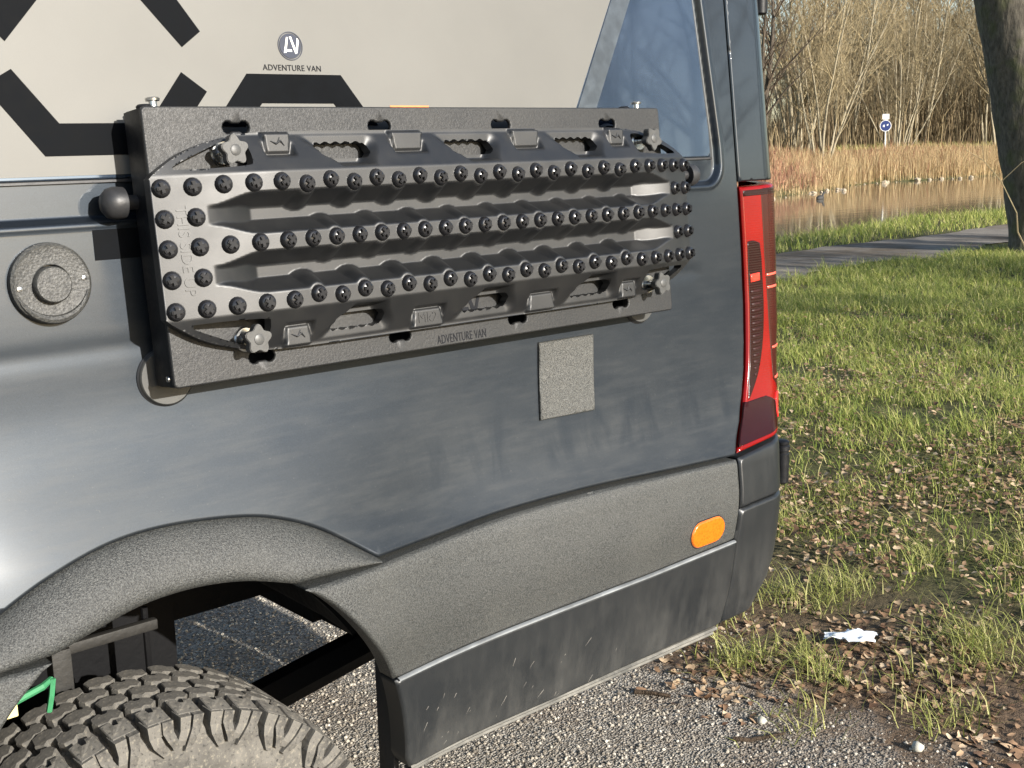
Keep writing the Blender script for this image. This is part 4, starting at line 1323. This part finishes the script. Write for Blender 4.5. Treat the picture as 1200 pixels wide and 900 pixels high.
first = 300
for k, (x, y) in enumerate(lp[:first]):
    sc = rng.uniform(.018, .040)
    m_ = Matrix.Translation((x, y, gz1(x, y) + .003)) @ Matrix.Rotation(rng.uniform(0, 6.28), 4, 'Z') @ Matrix.Rotation(rng.uniform(-.5, .5), 4, 'X') @ Matrix.Rotation(rng.uniform(-.35, .35), 4, 'Y') @ Matrix.Diagonal((sc, sc, sc, 1))
    o = link('fallen_leaf', lme[k % 9], None, m_)
    tag(o, LAB, 'leaf', 'fallen leaves behind the van')
LV, LF = [], []
for k, (x, y) in enumerate(lp[first:]):
    v, f = lsh[k % 9]
    sc = rng.uniform(.014, .040)
    R_ = np.array((Matrix.Rotation(rng.uniform(0, 6.28), 3, 'Z') @ Matrix.Rotation(rng.uniform(-.55, .55), 3, 'X') @ Matrix.Rotation(rng.uniform(-.4, .4), 3, 'Y')))
    b = len(LV) * 18
    LV.append(v @ R_.T * sc + (x, y, gz1(x, y) + .006 + (rng.uniform(0, .045) if x > 2.9 else 0)))
    LF.append(np.array(f) + b)
lo = link('leaf_litter', new_mesh('leaf_litter', np.concatenate(LV), np.concatenate(LF), True, [leaf_mat]))
tag(lo, 'scattered dry leaves caught in the grass farther from the van', 'leaf litter', kind='stuff')

# gravel stones on the track
def rock_shape(seed):
    r = random.Random(seed)
    bm = bmesh.new(); bmesh.ops.create_icosphere(bm, subdivisions=1, radius=1.0)
    v = np.array([np.array(x.co) * r.uniform(.65, 1.15) * np.array((1, r.uniform(.7, 1), .62)) for x in bm.verts]); bm.verts.index_update()
    f = np.array([[q.index for q in p_.verts] for p_ in bm.faces]); bm.free()
    return v, f
rk = [rock_shape(k) for k in range(6)]
gp = np.concatenate([np.stack([rng.uniform(.45, 2.35, 24000), rng.uniform(-.35, 2.2, 24000)], -1), np.stack([rng.uniform(-.4, .6, 2500), rng.uniform(.6, 3.0, 2500)], -1)])
e3 = gp[:, 0] + .35 * nz2(gp, 1.5, 2.0)
gp = gp[rng.random(len(gp)) < 1 - sm(1.55, 2.15, e3)]
SV, SF, b = [], [], 0
for k, (x, y) in enumerate(gp):
    v, f = rk[k % 6]
    sc = .0020 + .0052 * rng.random() ** 2.6
    a = rng.uniform(0, 6.28); c_, s_ = math.cos(a), math.sin(a)
    q = v * sc; q = np.stack([q[:, 0] * c_ - q[:, 1] * s_, q[:, 0] * s_ + q[:, 1] * c_, q[:, 2]], -1) + (x, y, gz1(x, y) + sc * .25)
    SV.append(q); SF.append(f + b); b += len(v)
stone_mat = mat_var('gravel_stones', [(0.0, (0.13, 0.112, 0.091)), (0.4, (0.29, 0.258, 0.212)), (0.8, (0.42, 0.38, 0.315)), (1.0, (0.58, 0.54, 0.465))], .85, .3, 0, 2)
so = link('gravel', new_mesh('gravel', np.concatenate(SV), np.concatenate(SF), False, [stone_mat]))
tag(so, 'loose grey gravel on the track beneath the van', 'gravel', kind='stuff')
for (x, y, r, lab) in ((1.735, .345, .020, 'pale pebble lying near a dark stick on the gravel'), (1.90, -.02, .024, 'flat tan stone at the muddy edge of the gravel')):
    v, f = rk[1]
    o = link('stone', new_mesh('stone', v * r, f, True, [plain('pebble', (.42, .40, .34), .8)]), None, Matrix.Translation((x, y, gz1(x, y) + r * .35)))
    tag(o, lab, 'stone')
stick_mat = mat_bark('stick_bark', (.045, .032, .022), (.09, .065, .045), 30)
for pts, r, lab in (([(1.60, .335), (1.63, .30), (1.69, .275), (1.725, .262)], .006, 'dark stick lying beside a grass tuft on the gravel'),
                    ([(1.615, .70), (1.645, .66), (1.665, .61)], .007, 'short dark twig on the gravel below the sill'),
                    ([(2.10, .12), (2.22, .10), (2.36, .14)], .004, 'thin dry stem lying on the leaf-covered soil')):
    mb = MB(); mb.tube([(x, y, gz1(x, y) + r) for x, y in pts], [r, r * .9, r * .8, r * .5][:len(pts)], 6)
    tag(mb.build('stick', stick_mat, None, True), lab, 'stick')
# crumpled paper tissue
pm = MB()
gxn, gyn = 14, 9
vv = []
for i in range(gxn):
    for j in range(gyn):
        u, v_ = i / (gxn - 1) - .5, j / (gyn - 1) - .5
        hgt = .012 * (mnoise.noise(Vector((u * 4, v_ * 4, 4))) + .4 * abs(mnoise.noise(Vector((u * 9, v_ * 7, 9))))) + .016 * (1 - 4 * u * u) * (1 - 3 * v_ * v_)
        wid = .050 * (1 + .5 * mnoise.noise(Vector((u * 5, 0, 1)))) * (.55 if u < -.1 else 1.1)
        xx, yy_ = u * .15 + .01 * mnoise.noise(Vector((u * 9, v_ * 9, 0))), v_ * wid * 1.6 + .03 * u
        vv.append((xx, yy_, max(.004, hgt + .008)))
pm.add(vv, [(i * gyn + j, (i + 1) * gyn + j, (i + 1) * gyn + j + 1, i * gyn + j + 1) for i in range(gxn - 1) for j in range(gyn - 1)])
px_, py_ = 2.33, .46
o = pm.build('paper_tissue', plain('white_paper', (.72, .76, .80), .8, var=.05), None, True, Matrix.Translation((px_, py_, gz1(px_, py_) + .024)) @ Matrix.Rotation(-1.05, 4, 'Z'))
tag(o, 'crumpled white paper tissue lying on the leafy soil', 'litter')

# ------------------------------------------------------------------ near tree at the path
bark_mat = mat_bark('oak_bark', (0.045, 0.040, 0.032), (0.13, 0.115, 0.09), 5.5, .5)
TB = Vector((14.98, 5.70, gz1(14.98, 5.70) - .08))
TREE = empty('roadside_tree', TB, 'thick bare trunk of the tree standing beside the footpath', 'tree')
def trunk_mesh(base, top, r0, r1, n=40, m=70, seed=1):
    vv, ff = [], []
    for j in range(m + 1):
        t = j / m
        c = base.lerp(top, t) + Vector((.05 * math.sin(t * 5), .04 * math.cos(t * 4), 0))
        r = r0 + (r1 - r0) * t + .16 * math.exp(-t * 22)
        for k in range(n):
            a = 2 * math.pi * k / n
            ridge = mnoise.noise(Vector((math.cos(a) * 4.5, math.sin(a) * 4.5, t * 7 + seed))) * .02 + abs(mnoise.noise(Vector((math.cos(a) * 9, math.sin(a) * 9, t * 12 + seed)))) * .035
            fl_ = .07 * math.exp(-t * 16) * math.sin(a * 5 + 1)
            rr = r + ridge + fl_
            vv.append((c.x + rr * math.cos(a), c.y + rr * math.sin(a), c.z))
    for j in range(m):
        for k in range(n):
            k2 = (k + 1) % n
            ff.append((j * n + k, j * n + k2, (j + 1) * n + k2, (j + 1) * n + k))
    return vv, ff
ttop = TB + Vector((-1.25, 1.05, 6.5))
vv, ff = trunk_mesh(TB, ttop, .37, .31)
link('trunk', new_mesh('trunk', vv, ff, True, [bark_mat]), TREE)

def grow(seed, height, stems, spread, twig=1.0, levels=3, r0=.075, kids=(11, 6, 4), droop=.0, base_clear=.15):
    """bare tree: list of tapered branch tubes, returns verts/faces for stems and for twigs"""
    r = random.Random(seed)
    out = [([], []), ([], [])]
    def tube(p, rad, lev):
        V, F = out[0 if lev == 0 else 1]
        k = 5 if lev == 0 else 3
        b = len(V)
        for i in range(len(p)):
            t = (p[min(i + 1, len(p) - 1)] - p[max(i - 1, 0)]).normalized()
            a = t.cross(Vector((.31, .87, .2))).normalized(); c = t.cross(a)
            for q in range(k):
                th = 2 * math.pi * q / k
                V.append((p[i] + (a * math.cos(th) + c * math.sin(th)) * rad[i])[:])
        for i in range(len(p) - 1):
            for q in range(k):
                F.append((b + i * k + q, b + i * k + (q + 1) % k, b + (i + 1) * k + (q + 1) % k, b + (i + 1) * k + q))
    def branch(p0, d, L, rad, lev):
        n = 6 if lev == 0 else (4 if lev == 1 else 3)
        pts = [p0]; dd_ = d.copy()
        for i in range(n):
            w = .10 if lev == 0 else .22
            dd_ = (dd_ + Vector((r.uniform(-w, w), r.uniform(-w, w), r.uniform(-w, w) + (.06 if lev else .02) - droop * lev))).normalized()
            pts.append(pts[-1] + dd_ * (L / n))
        rads = [rad * (1 - .8 * i / n) for i in range(n + 1)]
        tube(pts, rads, lev)
        if lev >= levels: return
        for c in range(kids[lev]):
            t = r.uniform(base_clear if lev == 0 else .15, 1.0) * n
            i = min(int(t), n - 1); p = pts[i].lerp(pts[i + 1], t - i)
            ax = (pts[i + 1] - pts[i]).normalized()
            side = Vector((r.gauss(0, 1), r.gauss(0, 1), r.gauss(0, .6))); side = (side - ax * side.dot(ax)).normalized()
            cd = (ax * r.uniform(.5, 1.1) + side * r.uniform(.6, 1.0) + Vector((0, 0, .25))).normalized()
            Lc = L * r.uniform(.28, .5) * (1.05 - .5 * t / n)
            branch(p, cd, Lc, max(.006 * twig, rads[i] * r.uniform(.35, .55)), lev + 1)
    for s in range(stems):
        a = 2 * math.pi * s / stems + r.uniform(-.4, .4)
        tilt = r.uniform(.2, 1.0) * spread
        branch(Vector((math.cos(a) * .12 * stems ** .5, math.sin(a) * .12 * stems ** .5, -.1)), Vector((math.cos(a) * tilt, math.sin(a) * tilt, 1)).normalized(), height * r.uniform(.75, 1.05), r0 * r.uniform(.75, 1.2), 0)
    return out
stem_mat = mat_bark('pale_bark', (0.20, 0.17, 0.115), (0.40, 0.35, 0.245), 9)
dark_stem = mat_bark('dark_bark', (0.055, 0.045, 0.035), (0.11, 0.09, 0.068), 7)
twig_mat = mat_var('bare_twigs', [(0.0, (0.15, 0.118, 0.070)), (0.5, (0.25, 0.20, 0.115)), (1.0, (0.38, 0.31, 0.18))], .85, .2, 0, .6)
twig_dark = mat_var('dark_twigs', [(0.0, (0.06, 0.045, 0.032)), (1.0, (0.13, 0.10, 0.07))], .85, .2, 0, .6)
protos = []
for k, (h, st_, sp, r0, kd, mats) in enumerate((
        (7.5, 9, .38, .065, (14, 7, 5), (stem_mat, twig_mat)), (9.0, 7, .30, .070, (15, 7, 5), (stem_mat, twig_mat)),
        (6.0, 12, .55, .042, (11, 7, 5), (stem_mat, twig_mat)), (10.0, 2, .16, .16, (22, 8, 5), (dark_stem, twig_dark)), (9.0, 5, .26, .070, (17, 8, 5), (stem_mat, twig_mat)))):
    o_ = grow(40 + k, h, st_, sp, 1.35, 3, r0, kd)
    protos.append([new_mesh('trunk', o_[0][0], np.array(o_[0][1]), True, [mats[0]]), new_mesh('crown', o_[1][0], np.array(o_[1][1]), True, [mats[1]])])
def add_tree(kind, x, y, s, rot, label, group):
    z = float(gh(x, y))
    e = empty('bare_tree', (x, y, z - .05), label, 'tree', group)
    for nm, me in zip(('trunk', 'crown'), protos[kind]):
        link(nm, me, e, Matrix.Translation((x, y, z - .05)) @ Matrix.Rotation(rot, 4, 'Z') @ Matrix.Scale(s, 4))
    return e
def polar(px_az, D): a = math.radians(px_az); return CAM.x + D * math.sin(a), CAM.y + D * math.cos(a)
GR = 'bare trees on the far bank'
named = [(0, 55.6, 53, 1.0, 'clump of pale bare stems between the dark gnarled tree and the blue sign'),
         (2, 58.9, 60.0, 1.1, 'thin leaning pale stems close beside the blue sign on the far bank'),
         (4, 63.2, 67, 1.1, 'slender pale stems between the blue sign and the thick trunk'),
         (3, 53.0, 50, .85, 'dark gnarled bare tree at the edge of the far bank wood')]
for k, (kd, az, D, s_, lab) in enumerate(named):
    x, y = polar(az, D); add_tree(kd, x, y, s_, k * 1.3, lab, GR)
LABF = 'bare tree in the dense winter wood on the far bank'
for k in range(58):
    az = 49.5 + 21.5 * ((k * .618034) % 1.0); D = float(np.interp(az, [50, 53, 58, 63.5, 71], [47, 50, 62, 69, 72])) + 38 * (k / 58.0)
    if az < 54.4: continue
    x, y = polar(az, D)
    add_tree((0, 1, 4, 2, 1, 4)[k % 6], x, y, rng.uniform(.9, 1.45), k * 2.1, LABF, 'bare trees of the far wood')
for k in range(20):
    az = 36 + 18 * ((k * .618034) % 1.0); x, y = polar(az, 92 + 30 * k / 20.0)
    add_tree((0, 1, 4, 1)[k % 4], x, y, rng.uniform(.8, 1.2), k * 1.9, 'bare tree in the distant thin row beyond the far bank', 'bare trees of the distant row')
# same kind of wood continues behind the photographer; the paint mirrors it
LABB = 'bare tree standing across the meadow and mirrored in the van paint'
for k in range(34):
    az = 95 + 175 * ((k * .618034) % 1.0); D = 62 + 26 * (k / 34.0)
    x, y = polar(az, D)
    add_tree((0, 1, 4, 3)[k % 4], x, y, rng.uniform(.8, 1.15), k * 1.7, LABB, 'bare trees across the meadow')
# brush, reeds
n = 26000
x = rng.uniform(18, 75, n); yf = far_y(x)
y = yf + .1 + rng.random(n) ** 1.2 * 4.2
P = np.stack([x, y], -1)
reed_mat = mat_var('dry_reeds', [(0.0, (0.30, 0.20, 0.10)), (0.5, (0.50, 0.375, 0.20)), (1.0, (0.66, 0.53, 0.31))], .8, .2, .3, .25)
right = sm(33, 40, x)
blades('reeds', np.array([(a, b_, float(gh(a, b_)) - .03) for a, b_ in P]), rng.uniform(.35, .95, n) * (.32 + .98 * right) * np.interp(y - yf, [0, 2.0, 4.3], [1.1, .9, .35]), rng.uniform(.012, .03, n), rng.uniform(.05, .5, n), reed_mat, 'dry straw-coloured reeds along the far waterline', 'reeds')
n = 9000
x = rng.uniform(18, 56, n); yf = far_y(x)
P = np.stack([x, yf + .4 + rng.random(n) * 3.5], -1)
P = P[(np.array([mnoise.noise(Vector((a * .18, 3, 0))) for a in P[:, 0]]) > -.05) | (P[:, 0] < 33)]
red_mat = mat_var('red_brown_stems', [(0.0, (0.24, 0.11, 0.07)), (0.5, (0.38, 0.20, 0.13)), (1.0, (0.50, 0.29, 0.18))], .85, .2, .2, .3)
blades('dead_dock', np.array([(a, b_, float(gh(a, b_)) - .03) for a, b_ in P]), rng.uniform(.3, .8, len(P)), rng.uniform(.012, .03, len(P)), rng.uniform(.1, .7, len(P)), red_mat, 'reddish brown dead stems on the far bank', 'dead stems')
n = 16000
x = rng.uniform(26, 85, n); yf = far_y(x)
P = np.stack([x, yf + 4.5 + rng.random(n) * 9], -1)
blades('far_grass', np.array([(a, b_, float(gh(a, b_)) - .03) for a, b_ in P]), rng.uniform(.12, .4, n), rng.uniform(.02, .05, n), rng.uniform(.2, .9, n), pale, 'green and pale grass behind the reeds', 'grass')
# undergrowth of the far wood
n = 26000
az = rng.uniform(48, 72, n); D = np.interp(az, [50, 53, 58, 63.5, 71], [47, 50, 62, 69, 72]) + rng.uniform(0, 38, n); az = np.radians(az)
P = np.stack([CAM.x + D * np.sin(az), CAM.y + D * np.cos(az)], -1)
brush = mat_var('brush_twigs', [(0.0, (0.10, 0.075, 0.046)), (0.6, (0.19, 0.145, 0.085)), (1.0, (0.30, 0.24, 0.14))], .9, .1, 0, .4)
blades('undergrowth', np.array([(a, b_, float(gh(a, b_)) - .05) for a, b_ in P]), rng.uniform(1.0, 5.5, n) * np.interp(np.degrees(az), [53.5, 55.5], [.35, 1]), rng.uniform(.02, .06, n), rng.uniform(.05, .6, n), brush, 'tangled brown brush under the far trees', 'undergrowth', 3)
# row of trees beside the track, out of frame: their branches shade the path
x, y = 17.5, -4.5
add_tree(3, x, y, 1.0, .8, 'dark bare tree on the meadow whose shadow falls across the path', 'bare trees across the meadow')
x, y = 14.0, -6.5
add_tree(3, x, y, .9, 2.9, 'dark bare tree on the meadow whose shadow falls across the grass', 'bare trees across the meadow')
# stones along the far waterline
xs = np.concatenate([rng.normal(29, 1.5, 26), rng.normal(35, 1.0, 12), rng.normal(44, 2.5, 16)])
SV, SF, b = [], [], 0
for k, x in enumerate(xs):
    v, f = rk[k % 6]; sc = .04 + .14 * rng.random() ** 2; y = float(far_y(x)) + rng.uniform(-.7, .5)
    SV.append(v * sc + (x, y, -.25 + sc * .2)); SF.append(f + b); b += len(v)
o = link('bank_stones', new_mesh('bank_stones', np.concatenate(SV), np.concatenate(SF), False, [plain('bank_rock', (.34, .28, .20), .9)]))
tag(o, 'pale rubble stones along the far waterline', 'stones', kind='stuff')
# bare twig leaning out by the trunk
tw = MB()
tpts = [(14.4, 5.9, .55), (14.25, 6.05, .95), (14.05, 6.2, 1.22), (13.8, 6.35, 1.38)]
tw.tube(tpts, [.010, .008, .006, .003], 5); tw.tube([tpts[1], (14.35, 5.85, 1.18), (14.5, 5.7, 1.30)], [.006, .005, .003], 5); tw.tube([tpts[2], (14.0, 6.2, 1.42), (13.98, 6.15, 1.6)], [.005, .004, .002], 5)
tw.tube([(14.5, 5.75, 0.0), (14.42, 5.88, .3), tpts[0]], [.012, .011, .010], 5)
tag(tw.build('bare_sapling', twig_mat, None, True), 'thin bare sapling beside the thick trunk at the path', 'sapling')
# small dark bird on the water
bx_, by_ = 30.5, 19.9
bm_ = MB(); bm_.lathe([(.0001, -.17), (.06, -.13), (.095, -.02), (.085, .07), (.04, .14), (.0001, .17)], 12, Matrix.Translation((bx_, by_, -.22)) @ Matrix.Rotation(math.pi / 2, 4, 'Y'))
bm_.tube([(bx_ + .11, by_, -.2), (bx_ + .15, by_, -.10), (bx_ + .19, by_, -.06), (bx_ + .26, by_, -.075)], [.035, .03, .04, .006], 8)
tag(bm_.build('water_bird', plain('dark_plumage', (.03, .028, .026), .7), None, True), 'small dark bird swimming near the far waterline', 'bird')
# round blue path sign on the far bank
wx, wy = polar(58.35, 57.5); wz = float(gh(wx, wy)) - .05
SG = empty('path_sign', (wx, wy, wz), 'round blue path sign with white plate on a pale post on the far bank', 'sign')
fs = Matrix.Translation((wx, wy, wz)) @ Matrix.Rotation(math.radians(-58 + 8), 4, 'Z')
q = MB(); q.tube([(fs @ Vector(p_))[:] for p_ in ((0, 0, 0), (0, 0, .9), (0, 0, 1.72))], .035, 10); q.build('post', plain('galvanised_post', (.62, .62, .58), .5, metal=.3), SG, True)
fd = fs @ Matrix.Translation((0, -.045, 1.22)) @ Matrix.Rotation(math.pi / 2, 4, 'X')
q = MB(); q.lathe([(.255, -.004), (.255, .004), (.0001, .0045)], 32, fd, cap0=True); dsc = q.build('sign_disc', plain('sign_blue', (.018, .035, .14), .4), SG, True)
q = MB(); q.lathe([(.25, .005), (.25, .0062), (.228, .0062), (.228, .005)], 32, fd)
q.prism([(-.11, .03), (-.04, .06), (-.05, -.06), (-.12, -.04)], fd, .005, .0062)
q.prism([(.05, .05), (.12, .09), (.12, .03), (.06, -.01)], fd, .005, .0062)
q.build('sign_print', plain('sign_white', (.8, .8, .78), .5), dsc)
q = MB(); q.prism(rrect(-.15, .15, -.12, .12, .03, 3), fs @ Matrix.Translation((0, -.045, 1.62)) @ Matrix.Rotation(math.pi / 2, 4, 'X'), -.004, .004); q.build('top_plate', plain('plate_white', (.75, .75, .72), .5), SG)
# bare trees on the meadow beside the track: their long shadows lie over the grass
for k, (x, y, s_) in enumerate(((10.2, -8.0, .85), (13.4, -13.0, 1.0))):
    add_tree(3, x, y, s_, 1.1 + k * 2.3, ('dark bare meadow tree shading the middle of the grass', 'tall dark bare meadow tree shading the far grass by the path')[k], 'bare trees across the meadow')
